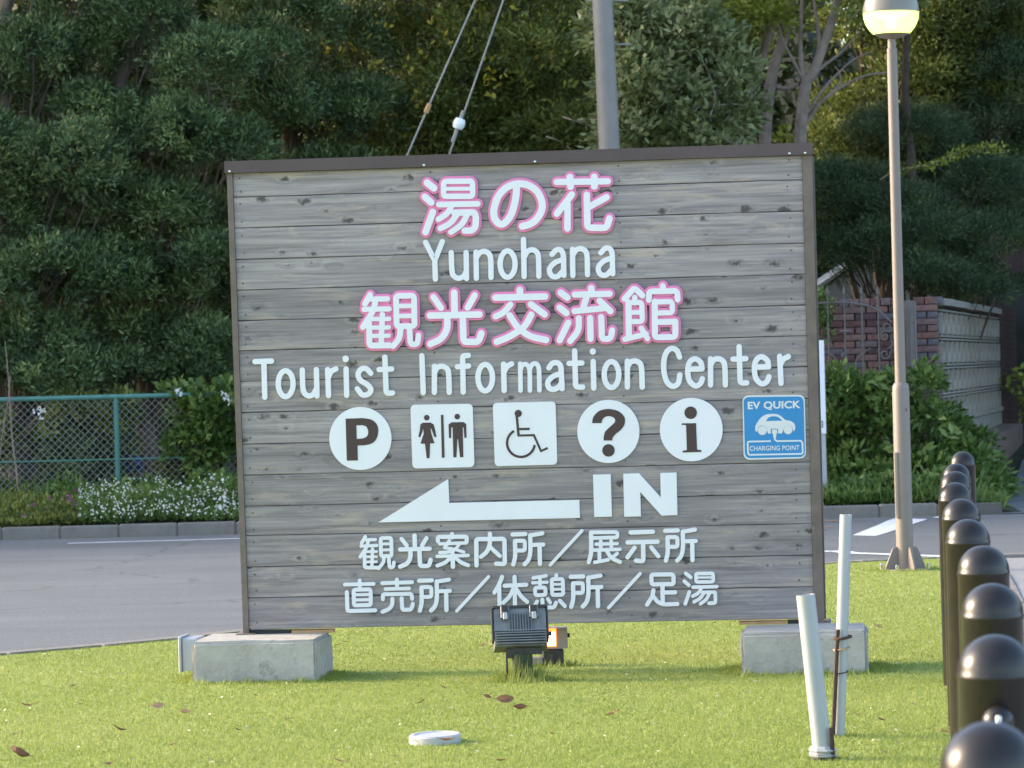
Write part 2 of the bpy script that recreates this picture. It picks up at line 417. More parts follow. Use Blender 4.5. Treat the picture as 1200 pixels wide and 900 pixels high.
# ------------------------------------------------------------------ foliage
def unit(v):
    return v / np.maximum(np.linalg.norm(v, axis=1, keepdims=True), 1e-9)

def leaf_mesh(name, P, D, L, W, tint, mat):
    n = len(P)
    D = unit(D)
    S = unit(np.cross(D, rng.normal(size=(n, 3))))
    L = np.broadcast_to(np.asarray(L, float).reshape(-1, 1), (n, 1)); W = np.broadcast_to(np.asarray(W, float).reshape(-1, 1), (n, 1))
    nr = np.cross(D, S)
    V = np.empty((n, 4, 3))
    V[:, 0] = P
    V[:, 1] = P + D * L * 0.45 + S * W * 0.5 + nr * W * 0.12
    V[:, 2] = P + D * L
    V[:, 3] = P + D * L * 0.45 - S * W * 0.5 + nr * W * 0.12
    me = bpy.data.meshes.new(name)
    me.vertices.add(n * 4); me.vertices.foreach_set('co', V.ravel())
    me.loops.add(n * 4); me.loops.foreach_set('vertex_index', np.arange(n * 4, dtype=np.int32))
    me.polygons.add(n); me.polygons.foreach_set('loop_start', np.arange(0, n * 4, 4, dtype=np.int32))
    at_ = me.attributes.new('tint', 'FLOAT', 'FACE'); at_.data.foreach_set('value', np.clip(tint, 0, 1).astype(np.float32))
    me.materials.append(mat)
    me.update(calc_edges=True)
    return me

def crown_pts(pads, clumps, per, cr, up=0.35, spread=0.75, shell=0.55, seed=0):
    """pads: (x,y,z,rx,ry,rz). clumps spread through each pad's outer shell, leaves fan out of each clump"""
    g = np.random.default_rng(seed)
    Ps = []; Ds = []; Ts = []
    vol = np.array([p[3] * p[5] + p[3] * p[4] * 0.5 for p in pads]); cnt = np.maximum((vol / vol.sum() * clumps).astype(int), 3)
    for p, k in zip(pads, cnt):
        d = unit(g.normal(size=(k, 3)) + np.array([0, -0.25, up]))
        rr = shell + (1 - shell) * g.random((k, 1)) ** 0.5
        c = np.array(p[:3]) + d * rr * np.array(p[3:6])
        c += g.normal(size=(k, 3)) * cr * 0.35
        ct = g.random(k) ** 1.3
        dd = np.repeat(unit(d + np.array([0, 0, up])), per, 0)
        cc = np.repeat(c, per, 0)
        n = len(cc)
        off = unit(g.normal(size=(n, 3))) * (g.random((n, 1)) ** 0.6) * cr * np.array([1, 1, 0.75])
        Ps.append(cc + off)
        Ds.append(unit(dd * 0.55 + off / cr * 0.6 + g.normal(size=(n, 3)) * spread * 0.55))
        Ts.append(np.clip(np.repeat(ct, per) * 0.6 + g.random(n) * 0.4 + g.normal(size=n) * 0.05, 0, 1))
    return np.concatenate(Ps), np.concatenate(Ds), np.concatenate(Ts)

def make_crown(pads, clumps, per, cr, L, W, mat, parent, name='crown', **kw):
    P, D, T = crown_pts(pads, clumps, per, cr, **kw)
    Lr = L * (0.7 + 0.6 * rng.random(len(P))); Wr = W * (0.7 + 0.6 * rng.random(len(P)))
    return link(name, leaf_mesh(name, P, D, Lr, Wr, T, mat), parent)

def limb(mb, p0, p1, r0, r1, bend=0.15, seg=6, n=8, rs=None):
    rs = rs or random
    p0 = Vector(p0); p1 = Vector(p1)
    ln = (p1 - p0).length
    b1 = Vector((rs.uniform(-1, 1), rs.uniform(-1, 1), rs.uniform(-.3, .6))) * ln * bend
    pts = []
    for i in range(seg + 1):
        t = i / seg
        j = Vector((rs.uniform(-1, 1), rs.uniform(-1, 1), 0)) * ln * 0.012
        pts.append(p0.lerp(p1, t) + b1 * math.sin(math.pi * t) + j * (0 < i < seg))
    mb.tube(pts, [r0 + (r1 - r0) * (i / seg) for i in range(seg + 1)], n)
    return pts

def tree(name, label, group, base, height, r0, pads, clumps, per, cr, L, W, mat, bark, lean=(0, 0), cat='tree', seed=1, limbs=True, extra=None, lk=1.0, **kw):
    """Empty > trunk (with limbs), crown. base is world; pads are relative to the base"""
    rs = random.Random(seed)
    root = tag(empty(name, base), label, cat, group)
    tb = MB()
    top = Vector((lean[0], lean[1], height))
    pts = limb(tb, (0, 0, -0.1), top, r0, r0 * 0.25, 0.04, 9, 10, rs)
    # root flare
    tb.tube([(0, 0, -0.12), (0, 0, 0.12), (0, 0, 0.4)], [r0 * 1.5, r0 * 1.2, r0 * 0.98], 10)
    if limbs:
        for p in pads:
            c = Vector(p[:3])
            t = min(max((c.z - 0.25 * height) / height, 0.15), 0.92) * 0.9
            s = pts[min(int(t * 9), 8)]
            limb(tb, s, c + Vector((0, 0, p[5] * 0.3)), r0 * (0.48 - 0.3 * t) * lk, 0.010, 0.10, 6, 6, rs)
            for q in range(3):
                e = c + Vector((rs.uniform(-1, 1) * p[3], rs.uniform(-1, .6) * p[4], rs.uniform(-.4, 1) * p[5])) * 0.75
                limb(tb, s.lerp(c, 0.55), e, r0 * 0.13 * lk, 0.004, 0.14, 5, 5, rs)
    if extra: extra(tb, rs)
    tb.build('trunk', bark, root, True)
    if pads:
        make_crown(pads, clumps, per, cr, L, W, mat, root, seed=seed, **kw)
    return root

# ------------------------------------------------------------------ terrain and paving
def sm(a, b, x):
    t = min(max((x - a) / (b - a), 0.0), 1.0)
    return t * t * (3 - 2 * t)

def path_h(y):
    return -0.08 + (max(0.0, y - 34.0) / 12.0) ** 1.3 * 0.47

def terr(x, y):
    if y < 34.4: return -0.13
    verge = 0.02 + max(0.0, y - 38.5) * 0.035
    k = sm(4.35, 4.95 + (y - 36) * 0.13, x)
    z = verge * (1 - k) + (min(path_h(y), 1.6) - 0.04) * k
    hill = max(0.0, min(y, 95) - 47.0) * 0.42
    z += hill * (1 - 0.75 * sm(5.0, 8.5, x) * (1 - sm(11, 22, x)))
    return z

def grid_sheet(name, xs, ys, hf, mat):
    vs = [(x, y, hf(x, y)) for y in ys for x in xs]
    nx = len(xs)
    fs = [(j * nx + i, j * nx + i + 1, (j + 1) * nx + i + 1, (j + 1) * nx + i) for j in range(len(ys) - 1) for i in range(nx - 1)]
    me = bpy.data.meshes.new(name); me.from_pydata(vs, [], fs); me.materials.append(mat); me.update()
    return link(name, me)

xs = [-400, -300, -120, -60, -30, -18] + [-12 + 0.75 * i for i in range(37)] + [18, 30, 60, 120, 300, 400]
ys = [-300, -60, 0, 34.39, 34.41] + [35 + 0.8 * i for i in range(22)] + [54, 58, 64, 72, 82, 95, 130, 200, 400]
tag(grid_sheet('ground', xs, ys, terr, M['earth']), kind='structure')

def sheet(name, pts, z, mat, kind='structure', thick=0.0):
    bm = bmesh.new()
    vs = [bm.verts.new((p[0], p[1], z)) for p in pts]
    f = bm.faces.new(vs)
    if thick:
        r = bmesh.ops.extrude_face_region(bm, geom=[f])
        for v in [e for e in r['geom'] if isinstance(e, bmesh.types.BMVert)]: v.co.z -= thick
    bmesh.ops.triangulate(bm, faces=bm.faces)
    bmesh.ops.recalc_face_normals(bm, faces=bm.faces)
    me = bpy.data.meshes.new(name); bm.to_mesh(me); bm.free()
    me.materials.append(mat)
    o = link(name, me)
    if kind: o['kind'] = kind
    if not thick and me.polygons[0].normal.z < 0: me.flip_normals()
    return o

sheet('road', [(-150, -40), (150, -40), (150, 34.2), (-150, 34.2)], -0.08, M['asphalt'])

def cat(pts, n=8, closed=False):
    """Catmull-Rom through points"""
    P = [tuple(p) for p in pts]; out = []
    m_ = len(P)
    rng_ = range(m_ if closed else m_ - 1)
    for i in rng_:
        p0 = P[(i - 1) % m_] if (closed or i > 0) else tuple(2 * a - b for a, b in zip(P[0], P[1]))
        p1 = P[i]; p2 = P[(i + 1) % m_]
        p3 = P[(i + 2) % m_] if (closed or i + 2 < m_) else tuple(2 * a - b for a, b in zip(P[-1], P[-2]))
        for k in range(n):
            t = k / n
            out.append(tuple(0.5 * ((2 * b) + (-a + c) * t + (2 * a - 5 * b + 4 * c - d) * t * t + (-a + 3 * b - 3 * c + d) * t ** 3) for a, b, c, d in zip(p0, p1, p2, p3)))
    if not closed: out.append(P[-1])
    return out

LAWN_EDGE = cat([(-9, 12.9), (-4.6, 16.95), (-2.66, 18.67), (-1.81, 19.5), (-0.75, 21.0), (0.35, 22.9), (1.3, 24.35), (2.2, 25.12), (2.9, 25.38)], 5)
BL = [(1157, 845), (1163, 743), (1160, 683), (1152, 639), (1133, 608), (1127, 584), (1119.5, 565), (1119, 552), (1121, 543), (1127, 529)]
BZ = [4200 * 0.525 / (y - (422 + (1130 - x) * 0.0262)) for x, y in BL]
BX = [at(x, y, z).x for (x, y), z in zip(BL, BZ)]
RIGHT_EDGE = [(3.05, 25.39), (2.98, 23.5)] + [(x + 0.16, z) for x, z in list(zip(BX, BZ))[::-1][0:]] + [(0.55, 3.0), (0.2, -6)]
lawn_pts = LAWN_EDGE + RIGHT_EDGE + [(-9, -6)]
tag(sheet('lawn', lawn_pts, 0.0, M['lawn'], thick=0.075))
walk = [(x - 0.12, y) for x, y in RIGHT_EDGE] + [(0.25, -12), (14, -12), (14, 25.42), (3.1, 25.42)]
sheet('sidewalk', walk, -0.004, M['sidewalk'], thick=0.07)
# curved joint in the pavement
jp = [ground(x, y, 0).to_tuple()[:2] for x, y in ((1150, 655), (1168, 668), (1182, 690), (1196, 722), (1212, 775))]
def ribbon_xy(pts, w):
    L_, R_ = [], []
    for i, p in enumerate(pts):
        a = Vector(pts[max(i - 1, 0)]); b = Vector(pts[min(i + 1, len(pts) - 1)])
        t = (b - a).normalized(); nn = Vector((-t.y, t.x)) * w / 2
        L_.append((p[0] + nn.x, p[1] + nn.y)); R_.append((p[0] - nn.x, p[1] - nn.y))
    return L_ + R_[::-1]

def marking(name, px, mat, z=-0.076):
    return sheet(name, [ground(x, y, z).to_tuple()[:2] for x, y in px], z, mat)
def line_marking(name, pts, w, mat, z=-0.076):
    return sheet(name, ribbon_xy(pts, w), z, mat)
line_marking('edge_line', [(-4.15, 33.15), (-1.0, 33.25), (1.6, 33.35)], 0.13, M['paint'])
nl = [ground(x, y, -0.08).to_tuple()[:2] for x, y in ((955, 647.3), (1000, 648.6), (1050, 650.3), (1115, 652.8))]
pre = [(-7.6, 14.9), (-3.3, 19.9), (-0.4, 23.5), (0.9, 26.6)]
line_marking('near_edge_line', cat(pre[3:] + nl, 6), 0.14, M['paint'])
marking('crossing_stripe', [(999, 627.2), (1026, 628.0), (1040, 624), (1052, 619.8), (1068, 614.5), (1087, 608.3), (1049, 607.3), (1040, 610), (1028, 615.5), (1014, 621)], M['paint'])
marking('crossing_stripe', [(1093, 606.6), (1103, 606.9), (1150, 594.5), (1142, 593.8)], M['paint'])
line_marking('centre_line', [ground(x, y, -0.08).to_tuple()[:2] for x, y in ((930, 611.8), (985, 610.4))], 0.12, M['paint_y'])
line_marking('centre_line', [ground(x, y, -0.08).to_tuple()[:2] for x, y in ((930, 618.6), (976, 617.2))], 0.06, M['paint_y'])
# far path that climbs beside the block wall
pth = [[(4.62, 34.21), (14, 34.21)], [(4.9, 36), (14, 36)], [(5.25, 38), (14, 38)], [(5.62, 40), (14, 40)], [(5.95, 42), (14, 42)], [(6.35, 44), (14, 44)], [(6.8, 46.5), (14, 46.5)], [(7.5, 50), (15, 50)]]
me = bpy.data.meshes.new('path')
vs = [(x, y, path_h(y) + 0.004) for row in pth for x, y in row]
me.from_pydata(vs, [], [(2 * i, 2 * i + 1, 2 * i + 3, 2 * i + 2) for i in range(len(pth) - 1)])
me.materials.append(M['asphalt']); me.update()
tag(link('path', me), kind='structure')

# kerbs: single stones
def kerb(name, pts, h0, h1, w, step, seed=0, bev=0.015):
    """a row of kerb stones along pts; the first object is the mortar bed"""
    rs = random.Random(seed)
    bed = MB()
    seg = [(Vector((*pts[i], 0)), Vector((*pts[i + 1], 0))) for i in range(len(pts) - 1)]
    d = [0]
    for a, b in seg: d.append(d[-1] + (b - a).length)
    def P(s):
        for i, (a, b) in enumerate(seg):
            if s <= d[i + 1] or i == len(seg) - 1:
                return a.lerp(b, (s - d[i]) / max(d[i + 1] - d[i], 1e-6))
    n = int(d[-1] / step)
    for i in range(len(seg)):
        a, b = seg[i]; c = (a + b) / 2; ang = math.atan2((b - a).y, (b - a).x)
        bed.box((c.x, c.y, (h0 + h1 - 0.012) / 2), ((b - a).length * 1.01, w * 0.9, h1 - h0 - 0.012), ang)
    root = tag(bed.build(name, M['kerb_bed']), kind='structure')
    for k in range(n):
        a = P(k * step); b = P((k + 1) * step); c = (a + b) / 2; ang = math.atan2((b - a).y, (b - a).x)
        q = MB(); hh = h1 + rs.uniform(-0.003, 0.003)
        q.box((0, 0, (h0 + hh) / 2), (step - 0.005, w, hh - h0), 0, bev)
        o = q.build('kerb_stone', M['kerbstone'], root, loc=(c.x, c.y, 0)); o.rotation_euler.z = ang + rs.uniform(-0.004, 0.004)
    return root
kerb('kerb', [(-6.6, 34.36), (4.6, 34.36)], -0.10, 0.036, 0.16, 0.56, 1)
ke = [(x - 0.0, y) for x, y in LAWN_EDGE[6:]] + [(3.05, 25.46)]
kerb('lawn_kerb', ke, -0.10, 0.010, 0.12, 0.60, 2, 0.01)
# short dropped kerb by the lamp
kerb('ramp_kerb', [(3.10, 25.36), (3.9, 25.40), (14.2, 25.5)], -0.10, 0.022, 0.16, 0.60, 3)
kerb('pavement_joint', cat([p for p in jp], 4), -0.04, 0.004, 0.10, 0.60, 4, 0.004)

# ------------------------------------------------------------------ THE SIGN
SY, SYAW, SLEAN = 16.95, 0.0986, 0.055
SO = Vector((-1.29454, 16.95, 0.2024))
SW, SH = 2.7201, 2.1656
sa = Vector((math.cos(SYAW), -math.sin(SYAW), 0))
sn0 = Vector((-math.sin(SYAW), -math.cos(SYAW), 0))
su = Vector((0, 0, 1)) * math.cos(SLEAN) + sn0 * math.sin(SLEAN)
sn = sa.cross(su)
sign = empty('information_sign', SO)
mm = Matrix.Identity(4)
for i in range(3):
    mm[i][0] = sa[i]; mm[i][1] = su[i]; mm[i][2] = sn[i]; mm[i][3] = SO[i]
sign.matrix_world = mm
tag(sign, 'large weathered grey plank board with white Japanese and English lettering, arrow and symbols', 'sign')

def S(px, py, w=0.0):
    d = CF + CR * ((px - 600) / FPX) + CU * ((450 - py) / FPX)
    q = SO + sn * w
    t = (q - CAM).dot(sn) / d.dot(sn)
    p = CAM + d * t - SO
    return (p.dot(sa), p.dot(su))
PXS = math.dist(S(600, 450), S(610, 450)) / 10

# planks
seam_px = [200, 231, 267, 304, 340, 376, 411, 447, 483.5, 520.5, 557, 593.5, 628, 664.5, 701, 741]
vv = [S(286, y)[1] for y in seam_px]
vv[0] = SH + 0.005; vv[-1] = 0.012
U0, U1 = S(275, 203)[0], S(939.5, 190)[0]
U0 = S(282.5, 470)[0]; U1 = S(947.3, 470)[0]
rs = random.Random(7)
bk = MB(); bk.box(((U0 + U1) / 2, (vv[0] + vv[-1]) / 2, -0.045), (U1 - U0 + 0.004, vv[0] - vv[-1] - 0.02, 0.03))
bk.build('backing_board', M['light_dark'], sign)
nails = MB()
for i in range(15):
    t, b_ = vv[i] - 0.0012, vv[i + 1] + 0.0004
    hgt_ = t - b_; W_ = U1 - U0
    q = MB()
    n = 16
    vs = []
    tj = [rs.uniform(-0.0016, 0.0006) for _ in range(n + 1)]; bj = [rs.uniform(-0.0004, 0.0014) for _ in range(n + 1)]
    zj = [rs.uniform(-0.0012, 0.0012) for _ in range(n + 1)]
    for k in range(n + 1):
        x = -W_ / 2 + W_ * k / n
        for y, z in ((-hgt_ / 2 + bj[k], -0.026), (-hgt_ / 2 + bj[k], -0.003 + zj[k]), (-hgt_ / 2 + bj[k] + 0.003, zj[k]), (hgt_ / 2 + tj[k] - 0.003, zj[k] * 0.5), (hgt_ / 2 + tj[k], -0.003), (hgt_ / 2 + tj[k], -0.026)):
            vs.append((x, y, z))
    fs = [(k * 6 + j, k * 6 + (j + 1) % 6, (k + 1) * 6 + (j + 1) % 6, (k + 1) * 6 + j) for k in range(n) for j in range(6)]
    fs += [tuple(range(6)), tuple(n * 6 + j for j in range(6))[::-1]]
    q.add(vs, fs)
    o = q.build('plank', M['plank'], sign, loc=((U0 + U1) / 2, (t + b_) / 2, rs.uniform(-0.004, 0.0)))
    for ux in (U0 + 0.035, U0 + 0.93, U0 + 1.81, U1 - 0.065):
        for dv in (-0.30, 0.28):
            x = ux + rs.uniform(-.006, .006); y = (t + b_) / 2 + dv * hgt_ + rs.uniform(-.004, .004)
            nails.lathe([(0.0040, -0.003), (0.0040, 0.0008), (0.0025, 0.0014)], (x, y, 0), 6)
tag(nails.build('nail_heads', M['nail'], sign), kind='stuff')
# side posts: an angle profile, front face and a set-back outer flange
for side in (0, 1):
    if side == 0: x0, x1 = -0.006, U0 - 0.0012
    else: x0, x1 = U1 + 0.0012, SW + 0.012
    q = MB(); q.box(((x0 + x1) / 2, SH / 2 + 0.002, -0.028), (x1 - x0, SH + 0.02, 0.075))
    p = q.build('post', M['post'], sign)
    q2 = MB(); xe = x0 - 0.004 if side == 0 else x1 + 0.004
    q2.box((xe, SH / 2, -0.10), (0.008, SH - 0.01, 0.10)); q2.build('flange', M['post'], p)
    q3 = MB(); q3.box(((x0 + x1) / 2, -0.010, -0.05), (x1 - x0 + 0.06, 0.012, 0.16)); q3.build('base_plate', M['post'], p)
# capping
ct0, ct1 = S(265, 189)[1], S(265, 203)[1]
q = MB(); q.box((SW / 2 + 0.002, (ct0 + ct1) / 2, -0.05), (SW + 0.030, ct0 - ct1, 0.15)); cp = q.build('capping', M['cap'], sign)
q = MB()
for ux in (0.012, 0.93, 1.45, SW - 0.09, SW - 0.018): q.lathe([(0.007, 0.0), (0.006, 0.004), (0.0, 0.006)], (ux, ct1 + 0.008, 0.025), 8)
tag(q.build('cap_screws', M['chrome'], cp), kind='stuff')
# strips of timber and rubber under the bottom edge
q = MB(); q.box((U0 + 0.30, -0.004, -0.035), (0.20, 0.014, 0.06)); q.build('packing_strip', M['shim'], sign)
q = MB(); q.box((U0 + 0.10, -0.004, -0.035), (0.19, 0.014, 0.055)); q.build('rubber_strip', M['rubber'], sign)
q = MB(); q.box((U1 - 0.24, -0.004, -0.035), (0.22, 0.014, 0.06)); q.build('packing_strip', M['shim'], sign)
q = MB(); q.box((U1 - 0.07, -0.004, -0.035), (0.11, 0.014, 0.055)); q.build('rubber_strip', M['rubber'], sign)

# ---- cut-out lettering: ribbons of constant width with round ends
def round_corners(pts, w, closed):
    n = len(pts); out = []
    for i in range(n):
        if not closed and i in (0, n - 1): out.append(pts[i]); continue
        p = Vector(pts[i]); a = Vector(pts[(i - 1) % n]); b = Vector(pts[(i + 1) % n])
        la, lb = (a - p).length, (b - p).length
        u = (a - p).normalized(); v = (b - p).normalized()
        if u.dot(v) < -0.9: out.append(tuple(p)); continue
        d = min(w * 0.56, la * 0.45, lb * 0.45)
        for t in (0, 0.33, 0.66, 1):
            q = (p + u * d) * (1 - t) ** 2 + p * 2 * t * (1 - t) + (p + v * d) * t ** 2
            out.append(tuple(q))
    return out

def ribbon(mb, pts, w, z0, z1, closed=False, caps=True):
    P = [Vector(p) for p in pts]
    Q = [P[0]]
    for p in P[1:]:
        if (p - Q[-1]).length > w * 0.03: Q.append(p)
    if closed and (Q[0] - Q[-1]).length < w * 0.03: Q.pop()
    P = Q; n = len(P); L_ = []; R_ = []
    for i in range(n):
        if closed: a, b = P[i - 1], P[(i + 1) % n]
        else: a, b = P[max(i - 1, 0)], P[min(i + 1, n - 1)]
        t1 = (P[i] - a); t2 = (b - P[i])
        if t1.length < 1e-9: t1 = t2
        if t2.length < 1e-9: t2 = t1
        t1.normalize(); t2.normalize()
        t = (t1 + t2); t = t.normalized() if t.length > 1e-6 else t1
        k = 1 / max(abs(t.dot(t1)), 0.75)
        nn = Vector((-t.y, t.x)) * (w / 2 * k)
        L_.append(P[i] + nn); R_.append(P[i] - nn)
    vs = []; fs = []
    for i in range(n):
        for q, z in ((L_[i], z1), (R_[i], z1), (R_[i], z0), (L_[i], z0)): vs.append((q.x, q.y, z))
    m_ = n if closed else n - 1
    for i in range(m_):
        j = (i + 1) % n
        a, b = i * 4, j * 4
        fs += [(a, a + 1, b + 1, b), (a + 1, a + 2, b + 2, b + 1), (a + 3, a, b, b + 3)]
    mb.add(vs, fs)
    if closed: return
    for e in (0, n - 1):
        if not caps:
            mb.f.append(tuple(len(mb.v) - 4 * n + e * 4 + k for k in range(4))); continue
        c = P[e]; t = (P[1] - P[0]) if e == 0 else (P[-2] - P[-1]); t.normalize()
        nn = Vector((-t.y, t.x)) * (w / 2)
        arc = [c + nn * math.cos(math.pi * k / 8) - t * (w / 2) * math.sin(math.pi * k / 8) for k in range(9)]
        vs = [(q.x, q.y, z1) for q in arc] + [(q.x, q.y, z0) for q in arc]
        mb.add(vs, [tuple(range(9))] + [(k, k + 1, k + 10, k + 9) for k in range(8)])

def glyph(name, strokes, org, k, mat, w0, w1, parent=None, grow=0.0, shift=(0, 0)):
    """strokes: (points, width[, 'c' smooth / 'o' closed]) in zoomed photo units on the board plane"""
    mb = MB()
    for i, s in enumerate(strokes):
        fl = s[2] if len(s) > 2 else ''
        pts = [S(org[0] + x / k + shift[0], org[1] + y / k + shift[1]) for x, y in s[0]]
        w = (s[1] / k + grow) * PXS
        if 'o' in fl: pts = round_corners(pts, s[1] / k * PXS, True) if 'e' not in fl else pts
        elif 'c' in fl: pts = cat(pts, 5)
        elif len(pts) > 2: pts = round_corners(pts, s[1] / k * PXS, False)
        ribbon(mb, pts, w, w0, w1 + i * 0.00013, 'o' in fl)
    me = mb.mesh(name, mat)
    return link(name, me, parent or sign)

def ell(cx, cy, rx, ry, w, n=28):
    return ([(cx + rx * math.cos(2 * math.pi * i / n), cy + ry * math.sin(2 * math.pi * i / n)) for i in range(n)], w, 'oe')

BIG = {
 'yu': ((490, 200), [([(125, 160), (215, 230)], 92), ([(95, 345), (180, 420)], 88), ([(200, 545), (105, 810)], 88),
    ([(343, 142), (722, 138), (725, 338), (340, 338)], 72, 'o'), ([(345, 240), (722, 238)], 50),
    ([(280, 447), (792, 437)], 76), ([(440, 480), (380, 570), (275, 640)], 76, 'c'),
    ([(480, 553), (750, 549), (768, 620), (762, 740), (715, 792), (620, 790)], 84),
    ([(520, 575), (430, 690), (300, 762)], 76, 'c'), ([(655, 575), (580, 705), (440, 810)], 76, 'c')]),
 'no': ((570, 200), [([(405, 205), (385, 400), (320, 600), (215, 705), (125, 650), (102, 520), (150, 360)], 92, 'c'), ([(102, 520), (150, 360), (260, 230), (410, 175), (550, 190), (670, 270), (735, 400), (735, 520), (665, 640), (575, 705), (480, 733)], 92, 'c')]),
 'hana': ((645, 200), [([(88, 150), (762, 140)], 82), ([(263, 88), (270, 208)], 92), ([(583, 85), (585, 205)], 92),
    ([(288, 315), (90, 568)], 86), ([(230, 440), (230, 762)], 84), ([(485, 318), (492, 750), (745, 755), (783, 630)], 86), ([(490, 490), (745, 350)], 86)]),
 'kan': ((418, 335), [([(185, 118), (118, 235)], 76), ([(190, 172), (412, 170)], 70), ([(105, 308), (435, 302)], 68),
    ([(258, 190), (215, 340), (90, 543)], 76, 'c'), ([(170, 455), (177, 785), (440, 782)], 78), ([(345, 375), (330, 770)], 72),
    ([(190, 436), (435, 433)], 58), ([(190, 548), (430, 545)], 56), ([(190, 658), (430, 655)], 56),
    ([(525, 130), (762, 126), (770, 528), (535, 532)], 76, 'o'), ([(540, 264), (760, 262)], 60), ([(540, 396), (760, 393)], 60),
    ([(588, 560), (565, 690), (487, 792)], 76, 'c'), ([(703, 570), (715, 768), (808, 768), (822, 650)], 74)]),
 'ko': ((495, 335), [([(426, 90), (432, 370)], 88), ([(153, 148), (252, 288)], 82), ([(697, 123), (603, 285)], 82), ([(105, 390), (760, 375)], 86),
    ([(333, 400), (330, 560), (255, 690), (110, 765)], 86, 'c'), ([(538, 400), (548, 735), (745, 738), (783, 625)], 86)]),
 'kou': ((572, 330), [([(425, 110), (426, 200)], 88), ([(103, 210), (757, 196)], 86), ([(300, 300), (215, 400), (105, 457)], 82, 'c'), ([(570, 298), (750, 430)], 86),
    ([(290, 445), (400, 600), (560, 715), (770, 768)], 86, 'c'), ([(575, 435), (480, 590), (300, 715), (120, 792)], 86, 'c')]),
 'ryu': ((648, 330), [([(108, 145), (195, 210)], 86), ([(93, 343), (182, 412)], 86), ([(207, 540), (95, 770)], 84), ([(510, 88), (513, 165)], 88), ([(290, 170), (752, 160)], 80),
    ([(450, 190), (395, 375)], 84), ([(288, 387), (720, 345)], 80), ([(620, 250), (762, 388)], 84),
    ([(345, 480), (335, 640), (232, 782)], 80, 'c'), ([(495, 480), (500, 752)], 82), ([(640, 465), (650, 755), (765, 752), (785, 640)], 80)]),
 'kan2': ((722, 330), [([(115, 227), (247, 80), (350, 182)], 78), ([(250, 205), (250, 270)], 70), ([(168, 270), (172, 740)], 80), ([(170, 275), (340, 272), (350, 522), (180, 528)], 68),
    ([(180, 405), (340, 403)], 62), ([(120, 757), (400, 688)], 72), ([(335, 612), (417, 748)], 70),
    ([(620, 55), (620, 120)], 76), ([(435, 240), (438, 128), (808, 120), (815, 235)], 76),
    ([(512, 262), (515, 732), (785, 728), (785, 525), (740, 526)], 78), ([(785, 526), (525, 532)], 76), ([(520, 266), (742, 262), (745, 408), (520, 412)], 68)]),
}
BIG['yu'][1].append(([(640, 790), (700, 790)], 70))
for nm, (org, st) in BIG.items():
    o = glyph('kanji_letter', st, org, 11.25, M['white'], 0.012, 0.020)
    glyph('letter_edge', st, org, 11.25, M['pink'], 0.001, 0.013, parent=o, grow=5.6)

